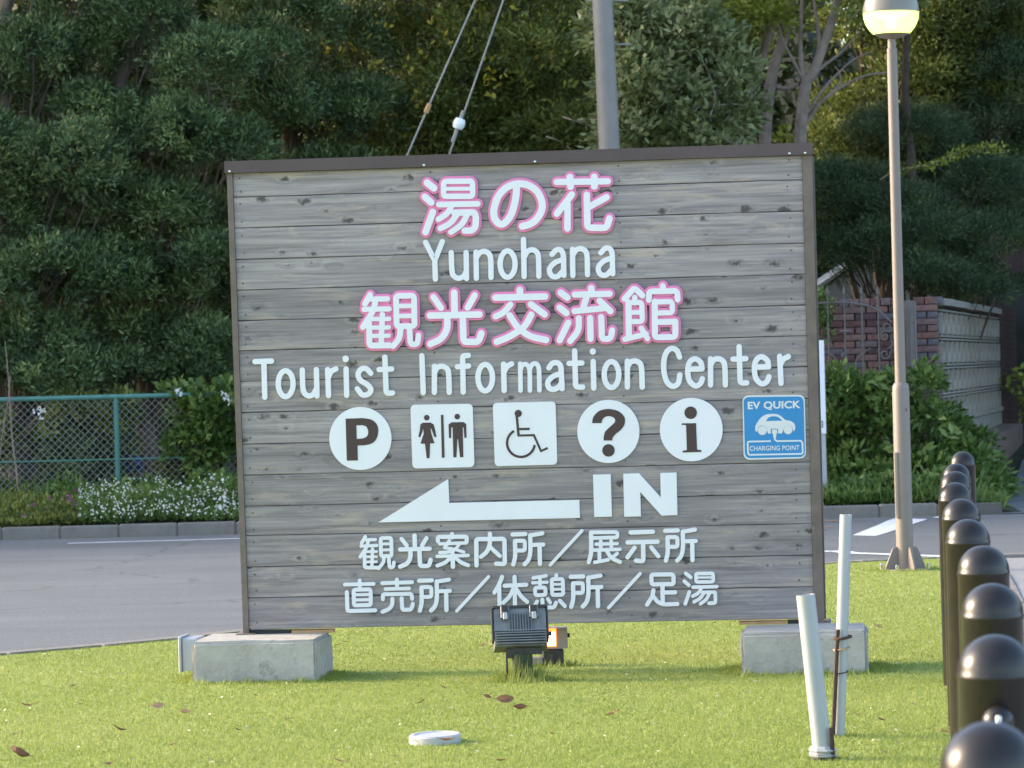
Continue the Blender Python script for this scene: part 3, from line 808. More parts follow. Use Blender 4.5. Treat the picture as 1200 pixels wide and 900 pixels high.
TOK = [([(70, 98), (250, 92)], 58), ([(104, 188), (242, 187), (244, 322), (120, 325)], 56), ([(104, 200), (106, 400), (80, 518)], 60, 'c'),
       ([(490, 82), (320, 110)], 56), ([(318, 108), (320, 330), (295, 450), (240, 515)], 60, 'c'), ([(345, 245), (503, 240)], 56), ([(450, 260), (455, 510)], 60)]
SLASH = [([(1045, 45), (600, 525)], 46)]
SML = [
 ((415, 618), [([(160, 130), (110, 218)], 50), ([(165, 172), (302, 170)], 44), ([(100, 262), (325, 252)], 44), ([(205, 180), (170, 290), (90, 412)], 50, 'c'),
   ([(148, 360), (153, 562), (335, 565)], 52), ([(262, 300), (253, 560)], 48), ([(150, 340), (318, 338)], 38), ([(152, 412), (318, 410)], 36), ([(152, 485), (318, 480)], 36),
   ([(375, 148), (525, 146), (530, 400), (382, 403)], 52, 'o'), ([(382, 232), (525, 229)], 38), ([(382, 315), (525, 312)], 38),
   ([(422, 420), (412, 490), (350, 573)], 50, 'c'), ([(490, 425), (500, 558), (552, 560), (563, 490)], 50)]),
 ((415, 618), [([(852, 115), (858, 300)], 62), ([(670, 160), (742, 252)], 58), ([(1020, 150), (958, 252)], 58), ([(650, 308), (1065, 298)], 60),
   ([(795, 330), (790, 425), (745, 505), (650, 550)], 62, 'c'), ([(920, 320), (930, 540), (1055, 540), (1078, 455)], 62)]),
 ((505, 618), [([(300, 92), (302, 140)], 56), ([(102, 195), (98, 132), (508, 128), (503, 200)], 58), ([(128, 230), (500, 216)], 46), ([(262, 185), (196, 282)], 50),
   ([(196, 284), (330, 305), (465, 345)], 44, 'c'), ([(400, 235), (335, 315), (235, 345), (128, 352)], 46, 'c'), ([(90, 405), (525, 392)], 48), ([(308, 370), (312, 550)], 62),
   ([(275, 425), (200, 492), (95, 535)], 54, 'c'), ([(345, 420), (425, 488), (525, 530)], 54, 'c')]),
 ((505, 618), [([(643, 530), (640, 163), (1036, 160), (1042, 515), (920, 508)], 62), ([(832, 90), (830, 225), (790, 335), (708, 410)], 60, 'c'), ([(840, 280), (972, 400)], 56)]),
 ((595, 618), TOK), ((595, 618), SLASH),
 ((680, 615), [([(155, 105), (522, 100), (525, 175), (180, 182)], 52), ([(153, 108), (156, 340), (145, 440), (120, 522)], 60, 'c'), ([(222, 270), (520, 262)], 46), ([(190, 355), (560, 342)], 48),
   ([(290, 230), (290, 350)], 52), ([(437, 220), (440, 340)], 50), ([(270, 370), (272, 500)], 52), ([(205, 525), (395, 490)], 50), ([(378, 370), (445, 465), (562, 520)], 54, 'c'), ([(520, 400), (470, 445)], 50)]),
 ((680, 615), [([(710, 105), (1022, 95)], 62), ([(667, 245), (1087, 235)], 62), ([(885, 260), (888, 512), (785, 500)], 62), ([(765, 320), (665, 455)], 60, ), ([(1000, 315), (1100, 440)], 58)]),
 ((595 + 178.7, 618 - 4.3), TOK),
 ((398, 670), [([(75, 178), (480, 168)], 52), ([(285, 120), (288, 240)], 54), ([(200, 250), (438, 245), (441, 465), (205, 470)], 56, 'o'), ([(225, 322), (415, 318)], 42), ([(225, 395), (415, 390)], 42), ([(105, 285), (113, 550), (505, 540)], 56)]),
 ((398, 670), [([(603, 158), (1020, 145)], 54), ([(808, 108), (812, 230)], 56), ([(647, 240), (980, 232)], 50), ([(612, 385), (608, 315), (1015, 308), (1022, 378)], 54),
   ([(745, 378), (738, 465), (688, 525), (607, 560)], 56, 'c'), ([(875, 370), (885, 533), (1010, 530), (1032, 450)], 56)]),
 ((595 - 109.5, 618 + 54.2), TOK), ((595 - 109.5, 618 + 54.0), SLASH),
 ((575, 665), [([(162, 130), (120, 235), (55, 350)], 58, 'c'), ([(122, 260), (128, 580)], 58), ([(197, 255), (503, 240)], 58), ([(338, 130), (345, 580)], 58), ([(328, 275), (270, 400), (180, 492)], 56, 'c'), ([(352, 280), (425, 395), (515, 480)], 56, 'c')]),
 ((575, 665), [([(600, 145), (780, 115)], 48), ([(592, 214), (795, 205)], 44), ([(695, 150), (697, 270)], 46), ([(625, 282), (770, 277), (775, 382), (630, 387)], 54, 'o'),
   ([(925, 105), (920, 150)], 52), ([(860, 162), (1015, 158), (1022, 380), (868, 384)], 54, 'o'), ([(880, 235), (1000, 232)], 36), ([(880, 305), (1000, 303)], 36),
   ([(655, 475), (612, 550)], 52), ([(728, 450), (735, 560), (895, 560), (922, 492)], 54), ([(805, 440), (840, 490)], 50), ([(975, 465), (1045, 540)], 54)]),
 ((595 + 68, 618 + 49.6), TOK), ((595 + 68.3, 618 + 50.2), SLASH),
 ((750, 663), [([(160, 122), (470, 118), (475, 255), (165, 260)], 58, 'o'), ([(318, 270), (320, 520)], 60), ([(345, 375), (495, 370)], 58), ([(190, 342), (172, 430), (100, 545)], 58, 'c'), ([(195, 435), (255, 505), (345, 538), (528, 535)], 56, 'c')]),
 ((750, 663), [([(645, 105), (715, 160)], 52), ([(625, 215), (688, 270)], 52), ([(695, 367), (637, 533)], 52), ([(787, 108), (1028, 105), (1032, 222), (790, 225)], 50, 'o'), ([(810, 163), (1010, 161)], 30),
   ([(747, 300), (1080, 290)], 50), ([(858, 320), (820, 382), (742, 425)], 48, 'c'), ([(880, 372), (1060, 368), (1062, 522), (970, 525)], 50), ([(895, 385), (845, 455), (760, 505)], 48, 'c'), ([(978, 385), (930, 470), (850, 533)], 48, 'c')]),
]
for org, st in SML:
    glyph('slash_mark' if st is SLASH else 'kanji_letter', st, org, 12.0, M['white'], 0.0005, 0.009)

# rounded latin lettering
def sh(st, dx, dy): return [([(x + dx, y + dy) for x, y in s[0]],) + tuple(s[1:]) for s in st]
w5 = 31
YA = [([(785, 115), (810, 90), (836, 90), (851, 118), (853, 180), (855, 238)], w5, 'c'), ([(850, 145), (800, 165), (770, 203), (783, 240), (818, 244), (850, 212)], w5, 'c')]
Y = [[([(45, 45), (98, 152), (143, 40)], w5), ([(98, 150), (102, 260)], w5)],
     [([(195, 105), (198, 190), (205, 235), (235, 255), (268, 243), (283, 215)], w5, 'c'), ([(282, 105), (285, 257)], w5)],
     [([(340, 102), (342, 255)], w5), ([(341, 135), (362, 106), (392, 98), (418, 115), (426, 150), (428, 250)], w5, 'c')],
     [ell(525, 172, 44, 77, w5)],
     [([(618, 28), (622, 245)], w5), ([(622, 130), (642, 98), (672, 89), (698, 105), (706, 140), (708, 243)], w5, 'c')],
     YA, sh([([(340, 102), (342, 255)], w5), ([(341, 135), (362, 106), (392, 98), (418, 115), (426, 150), (428, 250)], w5, 'c')], 565, -16),
     sh(YA, 286, -9)]
for st in Y: glyph('latin_letter', st, (490, 275), 5.0, M['white'], 0.0005, 0.008)
w6 = 42
TT = [[([(60, 125), (190, 120)], w6), ([(130, 130), (137, 403)], w6)], [ell(300, 297, 58, 101, w6)],
      [([(430, 190), (434, 320), (447, 370), (480, 392), (517, 378), (540, 335)], w6, 'c'), ([(540, 187), (545, 393)], w6)],
      [([(628, 187), (635, 390)], w6), ([(632, 250), (655, 202), (693, 182)], w6, 'c')],
      [([(768, 102), (768.5, 105)], 50), ([(772, 182), (777, 388)], w6)],
      [([(965, 215), (930, 180), (890, 183), (866, 222), (882, 268), (940, 306), (966, 345), (945, 378), (900, 383), (860, 337)], w6, 'c')],
      [([(1075, 90), (1085, 372), (1135, 370)], w6), ([(1030, 187), (1128, 182)], w6)]]
for st in TT: glyph('latin_letter', st, (290, 405), 6.667, M['white'], 0.0005, 0.008)
NN = [([(195, 195), (195, 398)], w6), ([(197, 240), (218, 205), (255, 194), (292, 212), (306, 255), (311, 398)], w6, 'c')]
RR = [([(735, 178), (740, 383)], w6), ([(738, 240), (762, 196), (798, 176)], w6, 'c')]
II = [[([(97, 112), (108, 400)], w6)], NN, [([(460, 110), (415, 112), (420, 396)], w6), ([(375, 198), (462, 192)], w6)], [ell(592, 283, 57, 103, w6)], RR,
      [([(865, 174), (868, 383)], 36), ([(868, 215), (885, 184), (912, 180), (934, 205), (940, 250), (941, 383)], 36, 'c'), ([(941, 215), (960, 180), (988, 174), (1008, 200), (1013, 250), (1015, 382)], 36, 'c')]]
for st in II: glyph('latin_letter', st, (480, 400), 6.667, M['white'], 0.0005, 0.008)
AA = [[([(290, 220), (315, 186), (352, 180), (380, 205), (386, 260), (392, 383)], w6, 'c'), ([(385, 262), (320, 288), (282, 330), (290, 375), (325, 388), (365, 370), (388, 335)], w6, 'c')],
      [([(490, 88), (498, 370), (553, 370)], w6), ([(447, 185), (547, 182)], w6)],
      [([(632, 91), (632.5, 93)], 48), ([(635, 170), (640, 378)], w6)], [ell(778, 272, 57, 101, w6)], sh(NN, 707, -28)]
for st in AA: glyph('latin_letter', st, (600, 398), 6.667, M['white'], 0.0005, 0.008)
EE = [([(325, 250), (418, 248)], w6), ([(418, 246), (408, 198), (365, 170), (322, 195), (307, 262), (320, 340), (365, 380), (405, 363), (421, 325)], w6, 'c')]
CC = [[([(243, 155), (222, 105), (183, 88), (145, 112), (122, 175), (121, 270), (145, 350), (190, 384), (232, 360), (245, 295)], w6, 'c')], EE, sh(NN, 290, -25),
      [([(708, 75), (716, 358), (768, 357)], w6), ([(660, 172), (760, 168)], w6)], sh(EE, 520, -16), [([(1025, 150), (1035, 360)], w6), ([(1030, 215), (1055, 172), (1093, 152)], w6, 'c')]]
for st in CC: glyph('latin_letter', st, (760, 395), 6.667, M['white'], 0.0005, 0.008)

# ---- plates: outlines with holes
def flat(name, loops, org, k, mat, z0, z1, parent=None):
    cu = bpy.data.curves.new(name, 'CURVE'); cu.dimensions = '2D'; cu.fill_mode = 'BOTH'
    cu.extrude = (z1 - z0) / 2
    for lp in loops:
        sp = cu.splines.new('POLY'); sp.points.add(len(lp) - 1)
        for p, (x, y) in zip(sp.points, lp):
            u, v = S(org[0] + x / k, org[1] + y / k); p.co = (u, v, 0, 1)
        sp.use_cyclic_u = True
    ob = bpy.data.objects.new(name + '_tmp', cu); col.objects.link(ob)
    bpy.context.view_layer.update()
    me = bpy.data.meshes.new_from_object(ob.evaluated_get(bpy.context.evaluated_depsgraph_get()))
    bpy.data.objects.remove(ob, do_unlink=True); bpy.data.curves.remove(cu)
    me.name = name
    for v in me.vertices: v.co.z += (z0 + z1) / 2
    me.materials.clear(); me.materials.append(mat)
    return link(name, me, parent or sign)

def circ(cx, cy, r, n=40, ry=None):
    ry = ry or r
    return [(cx + r * math.cos(2 * math.pi * i / n), cy + ry * math.sin(2 * math.pi * i / n)) for i in range(n)]

def rrect(c4, r):
    out = []
    for i in range(4):
        p = Vector(c4[i]); a = Vector(c4[i - 1]); b = Vector(c4[(i + 1) % 4])
        u = (a - p).normalized() * r; v = (b - p).normalized() * r
        for t in (0, .25, .5, .75, 1):
            th = t * math.pi / 2
            out.append(tuple(p + u * (1 - math.sin(th)) + v * (1 - math.cos(th))))
    return out
O1, K1 = (380, 465), 6.667
pl = flat('round_plate', [circ(283, 325, 243, 48, 246)], O1, K1, M['white'], 0.0006, 0.006)
flat('parking_symbol', [[(168, 170), (300, 165)] + cat([(300, 165), (370, 178), (412, 215), (424, 268), (408, 330), (370, 365), (315, 378)], 4) + [(262, 380), (264, 496), (178, 498)],
                        [(252, 222), (298, 221)] + cat([(298, 221), (330, 232), (345, 270), (335, 308), (300, 325)], 3) + [(256, 328)]], O1, K1, M['symbol'], 0.006, 0.0075, pl)
pl = flat('square_plate', [rrect([(674, 62), (1160, 54), (1174, 548), (690, 560)], 34)], O1, K1, M['white'], 0.0006, 0.006)
wom = [(770, 202), (832, 200), (856, 215), (868, 260), (878, 312), (862, 315), (838, 248), (832, 250), (838, 285), (862, 362), (828, 364), (824, 478), (802, 480), (788, 366), (753, 364), (778, 290), (776, 248), (752, 315), (736, 312), (748, 258), (752, 216)]
flat('woman_symbol', [circ(802, 162, 22, 20), wom], O1, K1, M['symbol'], 0.006, 0.0075, pl)
flat('divider_line', [[(912, 140), (932, 140), (942, 474), (920, 476)]], O1, K1, M['symbol'], 0.006, 0.0075, pl)
man = [(996, 198), (1090, 196), (1110, 212), (1113, 318), (1096, 320), (1090, 238), (1083, 238), (1088, 470), (1062, 472), (1046, 330), (1041, 330), (1034, 472), (1010, 472), (1004, 238), (994, 238), (992, 322), (976, 322), (972, 215)]
flat('man_symbol', [circ(1040, 154, 22, 20), man], O1, K1, M['symbol'], 0.006, 0.0075, pl)
O2, K2 = (570, 460), 9.231
pl = flat('square_plate', [rrect([(70, 112), (748, 96), (768, 778), (92, 796)], 42)], O2, K2, M['white'], 0.0006, 0.006)
mb = MB()
def rib2(pts, w, i=0, c=False): ribbon(mb, [S(O2[0] + x / K2, O2[1] + y / K2) for x, y in (cat(pts, 5) if c else pts)], w / K2 * PXS, 0.006, 0.0072 + i * 0.0001, caps=False)
rib2([(328, 235), (350, 470)], 28, 0); rib2([(345, 395), (470, 392)], 26, 1); rib2([(340, 464), (515, 460), (592, 632), (664, 598)], 24, 2)
arc = [(378 + 148 * math.cos(a), 548 + 148 * math.sin(a)) for a in [math.radians(d) for d in range(237, -18 + 0, -9)]]
arc = [(375 + 150 * math.cos(math.radians(d)), 545 + 150 * math.sin(math.radians(d))) for d in range(240, 4, -8)]
rib2(arc, 27, 3)
wc = mb.build('wheelchair_symbol', M['symbol'], pl)
flat('symbol_head', [circ(346, 225, 39, 24)], O2, K2, M['symbol'], 0.006, 0.0077, wc)
O3, K3 = (670, 460), 6.667
pl = flat('round_plate', [circ(287, 303, 243, 48, 247)], O3, K3, M['white'], 0.0006, 0.006)
qo = cat([(160, 238), (170, 190), (215, 143), (290, 127), (365, 145), (412, 190), (414, 245), (385, 290), (345, 322), (320, 352)], 4) + [(318, 374), (250, 374)] + cat([(250, 350), (262, 305), (305, 262), (338, 230), (334, 200), (300, 184), (262, 190), (240, 212), (233, 238)], 4)
flat('question_symbol', [qo, circ(288, 451, 49, 28)], O3, K3, M['symbol'], 0.006, 0.0075, pl)
pl = flat('round_plate', [circ(934, 289, 246, 48, 248)], O3, K3, M['white'], 0.0006, 0.006)
flat('information_symbol', [circ(930, 157, 49, 28), [(860, 240), (972, 238), (980, 445), (1012, 448), (1014, 463), (868, 468), (866, 454), (900, 448), (894, 258), (888, 252), (860, 252)]], O3, K3, M['symbol'], 0.006, 0.0075, pl)
O4, K4 = (390, 540), 4.138
flat('arrow', [[(222, 298), (560, 88), (566, 204), (1196, 189), (1199, 276)]], O4, K4, M['white'], 0.0006, 0.008)
O5, K5 = (620, 540), 3.529
flat('latin_letter', [[(265, 57), (338, 55), (343, 230), (270, 232)]], O5, K5, M['white'], 0.0006, 0.008)
flat('latin_letter', [[(390, 53), (455, 51), (545, 150), (543, 50), (610, 48), (614, 224), (548, 226), (460, 128), (463, 229), (394, 231)]], O5, K5, M['white'], 0.0006, 0.008)

# EV plate
O6, K6 = (860, 450), 9.0
ev = flat('charging_plate', [rrect([(90, 120), (748, 112), (762, 784), (104, 800)], 62)], O6, K6, M['greywhite'], 0.0006, 0.005)
flat('blue_panel', [rrect([(102, 138), (734, 130), (750, 768), (118, 782)], 52)], O6, K6, M['blue'], 0.005, 0.0058, ev)
car = cat([(230, 500), (226, 450), (250, 400), (290, 350), (340, 322), (400, 314), (455, 318), (500, 340), (545, 378), (600, 390), (638, 418), (648, 460), (636, 498)], 4) + \
      cat([(628, 492), (612, 452), (572, 435), (535, 452), (520, 490), (508, 520)], 3) + [(465, 520), (468, 480), (458, 470), (396, 470), (388, 480), (392, 522), (360, 522)] + cat([(352, 490), (338, 456), (300, 438), (262, 455), (247, 502)], 3)
win = cat([(338, 390), (365, 355), (405, 340), (450, 342), (485, 360), (514, 386)], 3)
flat('car_print', [car, win], O6, K6, M['greywhite'], 0.0058, 0.0066, ev)
flat('wheel_print', [circ(301, 490, 47, 24)], O6, K6, M['greywhite'], 0.0058, 0.0068, ev)
flat('wheel_print', [circ(572, 483, 46, 24)], O6, K6, M['greywhite'], 0.0058, 0.0068, ev)
flat('plug_print', [[(404, 478), (456, 478), (458, 512), (448, 530), (446, 566), (418, 566), (414, 530), (402, 512)], [(410, 434), (420, 434), (422, 468), (412, 468)], [(436, 434), (446, 434), (448, 468), (438, 468)]], O6, K6, M['greywhite'], 0.0058, 0.0068, ev)
mb = MB()
def rib3(pts, w, i): ribbon(mb, [S(O6[0] + x / K6, O6[1] + y / K6) for x, y in pts], w / K6 * PXS, 0.0058, 0.0067 + i * 0.0001)
rib3(cat([(430, 560), (434, 585), (455, 602)], 4) + [(700, 597)] + cat([(712, 602), (722, 618), (724, 640)], 3)[1:] + [(727, 715), (722, 730), (708, 736), (175, 746), (158, 742), (150, 728), (146, 625), (152, 610), (165, 606), (385, 602)], 17, 0)
mb.build('cable_print', M['greywhite'], ev)
def text(name, body, quad, org, k, mat, z, off, parent):
    """default-font words stretched to the quad (left, top, right, bottom) measured on the plate"""
    cu = bpy.data.curves.new(name, 'FONT'); cu.body = body; cu.offset = off; cu.space_character = 1.04; cu.resolution_u = 4
    ob = bpy.data.objects.new(name + '_tmp', cu); col.objects.link(ob)
    bpy.context.view_layer.update()
    me = bpy.data.meshes.new_from_object(ob.evaluated_get(bpy.context.evaluated_depsgraph_get()))
    bpy.data.objects.remove(ob, do_unlink=True)
    x = [v.co.x for v in me.vertices]; y = [v.co.y for v in me.vertices]
    x0, x1, y0, y1 = min(x), max(x), min(y), max(y)
    l, t, r, b_, dy = quad
    for v in me.vertices:
        fx = (v.co.x - x0) / (x1 - x0); fy = (v.co.y - y0) / (y1 - y0)
        u, w = S(org[0] + (l + (r - l) * fx) / k, org[1] + (b_ + (t - b_) * fy + dy * fx) / k)
        v.co = (u, w, z)
    me.materials.clear(); me.materials.append(mat)
    return link(name, me, parent)
text('lettering', 'EV QUICK', (146, 186, 704, 280, -12), O6, K6, M['greywhite'], 0.0065, 0.034, ev)
text('lettering', 'CHARGING POINT', (168, 652, 692, 704, -8), O6, K6, M['greywhite'], 0.0065, 0.012, ev)

# ------------------------------------------------------------------ footings, junction box
def footing(label, c, size, lift):
    o = empty('concrete_footing', (c[0], c[1], 0), -SYAW)
    tag(o, label, 'footing', 'concrete footings of the sign')
    sx, sy, sz = size
    bm = bmesh.new(); bmesh.ops.create_cube(bm, size=1)
    for v in bm.verts: v.co = Vector((v.co.x * sx, v.co.y * sy, (v.co.z + 0.5) * (sz + 0.05) - 0.05))
    bmesh.ops.bevel(bm, geom=[e for e in bm.edges if abs(e.verts[0].co.z - e.verts[1].co.z) > 0.01 or min(e.verts[0].co.z, e.verts[1].co.z) > 0.1], offset=0.016, segments=2, affect='EDGES')
    bmesh.ops.subdivide_edges(bm, edges=bm.edges, cuts=3, use_grid_fill=True)
    rs = random.Random(int(sx * 1000))
    for v in bm.verts: v.co += Vector((rs.uniform(-1, 1), rs.uniform(-1, 1), rs.uniform(-1, 1))) * 0.0022
    me = bpy.data.meshes.new('block'); bm.to_mesh(me); bm.free(); me.materials.append(M['concrete'])
    link('block', me, o)
    return o
fl = ground(298, 799, 0); fr = ground(942, 793, 0)
foot_dirs = Vector((math.sin(SYAW), math.cos(SYAW), 0))
fy_l, fy_r = 16.52, 16.18
FLc = Vector(((298 - 600) / 4200 * fy_l - 0.034, fy_l, 0)) + foot_dirs * 0.25
FRc = Vector(((942 - 600) / 4200 * fy_r - 0.030, fy_r, 0)) + foot_dirs * 0.25
footing('wide stained concrete block under the left post, grey metal box on its left end', FLc, (0.585, 0.50, 0.193), 0)
footing('concrete block with pitted face under the right post, behind the two plastic pipes', FRc, (0.575, 0.50, 0.193), 0)

jb = empty('junction_box', (FLc.x - 0.33, FLc.y + 0.06, 0.045), -SYAW)
tag(jb, 'small grey metal electrical box fixed to the left end of the left concrete block', 'box')
q = MB(); q.box((0, 0, 0.075), (0.075, 0.20, 0.15), 0, 0.006); q.build('case', M['box_grey'], jb)
q = MB(); q.box((-0.046, 0, 0.077), (0.014, 0.215, 0.165), 0, 0.004); q.build('cover', M['box_grey'], jb)
q = MB(); q.tube([(0.01, -0.03, 0.0), (0.01, -0.03, -0.06)], 0.011, 8); q.build('conduit', M['rubber'], jb)

# ------------------------------------------------------------------ floodlights
def fins(mb, x0, x1, z, y0, y1, n, t=0.004, h=0.012):
    for i in range(n):
        x = x0 + (x1 - x0) * i / (n - 1)
        mb.box((x, (y0 + y1) / 2, z + h / 2), (t, y1 - y0, h))
F1 = ground(613, 798, 0)
f1 = empty('floodlight', (F1.x, F1.y, 0), math.radians(3))
tag(f1, 'grey ribbed floodlight with two pale clips, seen from behind, on a mossy stub post', 'floodlight')
q = MB(); q.prism([(0.046 * math.cos(a), 0.046 * math.sin(a)) for a in [i * math.pi / 5 for i in range(10)]], -0.05, 0.125, 0.006); q.build('stub_post', M['moss'], f1, True)
hd = empty('housing_pivot', (0, 0, 0))
bpy.data.objects.remove(hd, do_unlink=True)
def tilt(mb, ang, off):
    c, s_ = math.cos(ang), math.sin(ang)
    mb.v = [(x + off[0], y * c - z * s_ + off[1], y * s_ + z * c + off[2]) for x, y, z in mb.v]
    return mb
# head is modelled with its back (fins) facing -y, then tipped back to shine up at the board
T1 = (math.radians(-24), (-0.006, 0.0, 0.148))
q = MB()
q.prism([(-0.118, -0.035), (0.118, -0.035), (0.122, 0.05), (-0.122, 0.05)], 0.0, 0.185, 0.01)
body = tilt(q, *T1).build('housing', M['light_body'], f1)
q = MB()
for i in range(9): q.box((-0.050 + i * 0.0125, -0.040, 0.110), (0.0042, 0.012, 0.088))
tilt(q, *T1).build('vertical_rib', M['light_body'], body)
for i in range(5):
    q = MB(); q.box((0, -0.045 - 0.002 * (i % 2), 0.008 + i * 0.0125), (0.226, 0.020, 0.0055)); tilt(q, *T1).build('cooling_fin', M['light_body'], f1)
q = MB(); q.box((0, -0.040, 0.0725), (0.236, 0.014, 0.006)); tilt(q, *T1).build('ledge', M['light_body'], f1)
q = MB(); q.box((0, 0.012, 0.189), (0.250, 0.10, 0.012), 0, 0.003); tilt(q, *T1).build('rim', M['light_dark'], f1)
for x in (-0.125, 0.125):
    q = MB(); q.box((x, 0.0, 0.115), (0.007, 0.07, 0.155)); tilt(q, *T1).build('side_trim', M['light_dark'], f1)
for x in (-0.067, 0.064):
    q = MB(); q.box((x, -0.044, 0.160), (0.040, 0.016, 0.058), 0, 0.003); cl = tilt(q, *T1).build('clip_frame', M['light_body'], f1)
    q = MB(); q.box((x, -0.053, 0.166), (0.028, 0.006, 0.044)); tilt(q, *T1).build('clip_recess', M['light_dark'], cl)
    q = MB(); q.box((x, -0.055, 0.138), (0.020, 0.010, 0.032), 0, 0.002); tilt(q, *T1).build('clip_tongue', M['cap_white'], cl)
q = MB(); q.box((0.01, 0.01, 0.135), (0.16, 0.05, 0.030), 0, 0.004); q.box((-0.06, 0.0, 0.12), (0.03, 0.03, 0.03)); q.build('bracket', M['light_dark'], f1)
q = MB(); q.tube([(-0.134, 0.02, 0.19), (-0.118, 0.02, 0.19)], 0.010, 8); q.tube([(0.118, 0.02, 0.21), (0.136, 0.02, 0.21)], 0.010, 8); q.build('pivot_bolt', M['light_dark'], f1)
q = MB(); q.tube([(-0.072, -0.01, 0.128), (-0.073, -0.015, 0.05), (-0.071, -0.01, -0.02)], 0.0045, 6); q.build('cable', M['rubber'], f1)

F2 = ground(648, 781, 0)
f2 = empty('floodlight', (F2.x, F2.y, 0), math.radians(0))
tag(f2, 'small lit floodlight with glowing orange lens behind the grey ribbed floodlight', 'floodlight')
M['warm_glow'] = emissive('warm_lamp_glow', (1, 0.9, 0.8), (1.0, 0.60, 0.32), 1.0)
M['orange_glow'] = emissive('orange_lamp_rim', (1, 0.35, 0.08), (1.0, 0.20, 0.035), 0.75)
q = MB(); q.box((0.020, 0.03, 0.135), (0.105, 0.09, 0.100), 0, 0.006); hs = q.build('housing', M['taupe'], f2)
q = MB(); q.box((-0.004, -0.019, 0.139), (0.046, 0.008, 0.086)); q.build('lens_frame', M['orange_glow'], f2)
q = MB(); q.box((-0.004, -0.0245, 0.133), (0.039, 0.004, 0.066)); q.build('lens', M['warm_glow'], f2)
q = MB(); q.box((0.0, 0.02, 0.045), (0.105, 0.07, 0.078), 0, 0.01); q.tube([(0.0, 0.0, 0.06), (-0.01, 0.0, -0.02)], 0.024, 8); q.build('bracket', M['light_dark'], f2)
q = MB(); q.tube([(0.072, 0.02, 0.145), (0.084, 0.02, 0.145)], 0.011, 8); q.build('knob', M['rubber'], f2)
q = MB(); q.box((-0.075, 0.01, 0.030), (0.055, 0.05, 0.032), 0, 0.004); q.build('connector', M['taupe'], f2)

# ------------------------------------------------------------------ bollards
br = 0.073; bh = 0.875
prof = [(br, -0.06), (br, bh - br - 0.012), (br + 0.0015, bh - br - 0.010), (br + 0.0015, bh - br - 0.003), (br, bh - br)]
prof += [(br * math.cos(a), bh - br + br * math.sin(a)) for a in [math.radians(8 * i) for i in range(1, 11)]] + [(0.0001, bh)]
bollard0 = None
blab = ['nearest dark bollard, only its shiny dome in frame at the bottom right corner', 'second nearest dark domed bollard, round chain fitting visible over the nearest dome',
        'third dark domed bollard, wide, just behind the one showing its round fitting', 'fourth dark domed bollard from the camera, warm rim light on its right side',
        'fifth dark domed bollard from the camera', 'sixth dark domed bollard, its full shaft visible down to the lawn', 'seventh dark domed bollard, its thin shaft showing left of the sixth',
        'eighth dark domed bollard, mostly hidden by the one before it', 'ninth dark domed bollard, dome peeping up before the farthest one', 'farthest dark bollard, its dome against the green shrubs']
for i in range(10):
    ang = math.atan2(BX[min(i + 1, 9)] - BX[max(i - 1, 0)], BZ[min(i + 1, 9)] - BZ[max(i - 1, 0)])
    if i == 0:
        r = empty('bollard', (0, 0, 0))
        q = MB(); q.lathe(prof, (0, 0, 0), 40); q.build('shaft', M['bollard'], r, True)
        for sgn in (-1, 1):
            q = MB(); q.lathe([(0.0001, 0.0)] + [(0.031 * math.sin(a), 0.031 - 0.031 * math.cos(a)) for a in [math.radians(15 * k) for k in range(1, 12)]] + [(0.0001, 0.062)], (0, 0, 0), 20)
            q.v = [(x, sgn * (z + 0.045), y + 0.715) for x, y, z in q.v]
            ft = q.build('chain_fitting', M['bollard'], r, True)
            q = MB(); q.tube([(0, sgn * 0.106, 0.722), (0.0, sgn * 0.118, 0.728), (0, sgn * 0.122, 0.712), (0, sgn * 0.114, 0.694), (0, sgn * 0.104, 0.70)], 0.0048, 6)
            q.build('ring', M['chrome'], ft)
        bollard0 = r
    else:
        r = bollard0.copy(); col.objects.link(r)
        for ch in list(bollard0.children):
            c = ch.copy(); col.objects.link(c); c.parent = r
            for g in ch.children:
                d = g.copy(); col.objects.link(d); d.parent = c
    r.location = (BX[i], BZ[i], 0.0); r.rotation_euler = (random.uniform(-.006, .006), random.uniform(-.006, .006), -ang + math.radians(2))
    tag(r, blab[i], 'bollard', 'dark domed bollards between lawn and pavement')

# ------------------------------------------------------------------ plastic pipes in the lawn
def pipe(label, pb, pt, base_px, r, hgt, lean_x, lean_y, mat=None):
    b = ground(*pb, 0)
    o = empty('plastic_pipe', (b.x, b.y, 0)); tag(o, label, 'pipe', 'plastic pipes standing in the lawn')
    top = Vector((lean_x, lean_y, hgt))
    q = MB(); n = 20; bot = -top.normalized() * 0.08
    vs = []; d = top.normalized(); a = d.cross(Vector((0, 1, 0))).normalized(); c = d.cross(a)
    for (rr, p) in ((r, bot), (r, top), (r - 0.004, top), (r - 0.004, bot)):
        for k in range(n): w = 2 * math.pi * k / n; vs.append(p + (a * math.cos(w) + c * math.sin(w)) * rr)
    q.add(vs, [(j * n + k, j * n + (k + 1) % n, (j + 1) * n + (k + 1) % n, (j + 1) * n + k) for j in range(3) for k in range(n)])
    q.build('tube', M['pvc'], o, True)
    return o, d
def zz(px, py, Y): return at(px, py, Y)
b1 = ground(965, 890, 0); t1 = at(944, 697, b1.y)
p1, d1 = pipe('nearer, thicker grey-white plastic pipe leaning left in the lawn, wrapped at its foot', (965, 890), None, None, 0.0335, t1.z, t1.x - b1.x, 0.0)
q = MB()
rs = random.Random(4)
for k in range(7):
    z = 0.004 + k * 0.006; q.lathe([(0.036 + rs.uniform(0, .012), z - 0.006), (0.044 + rs.uniform(0, .012), z), (0.036, z + 0.009)], (d1.x * z + rs.uniform(-.004, .004), 0, 0), 9)
q.build('plastic_wrap', M['cap_white'], p1)
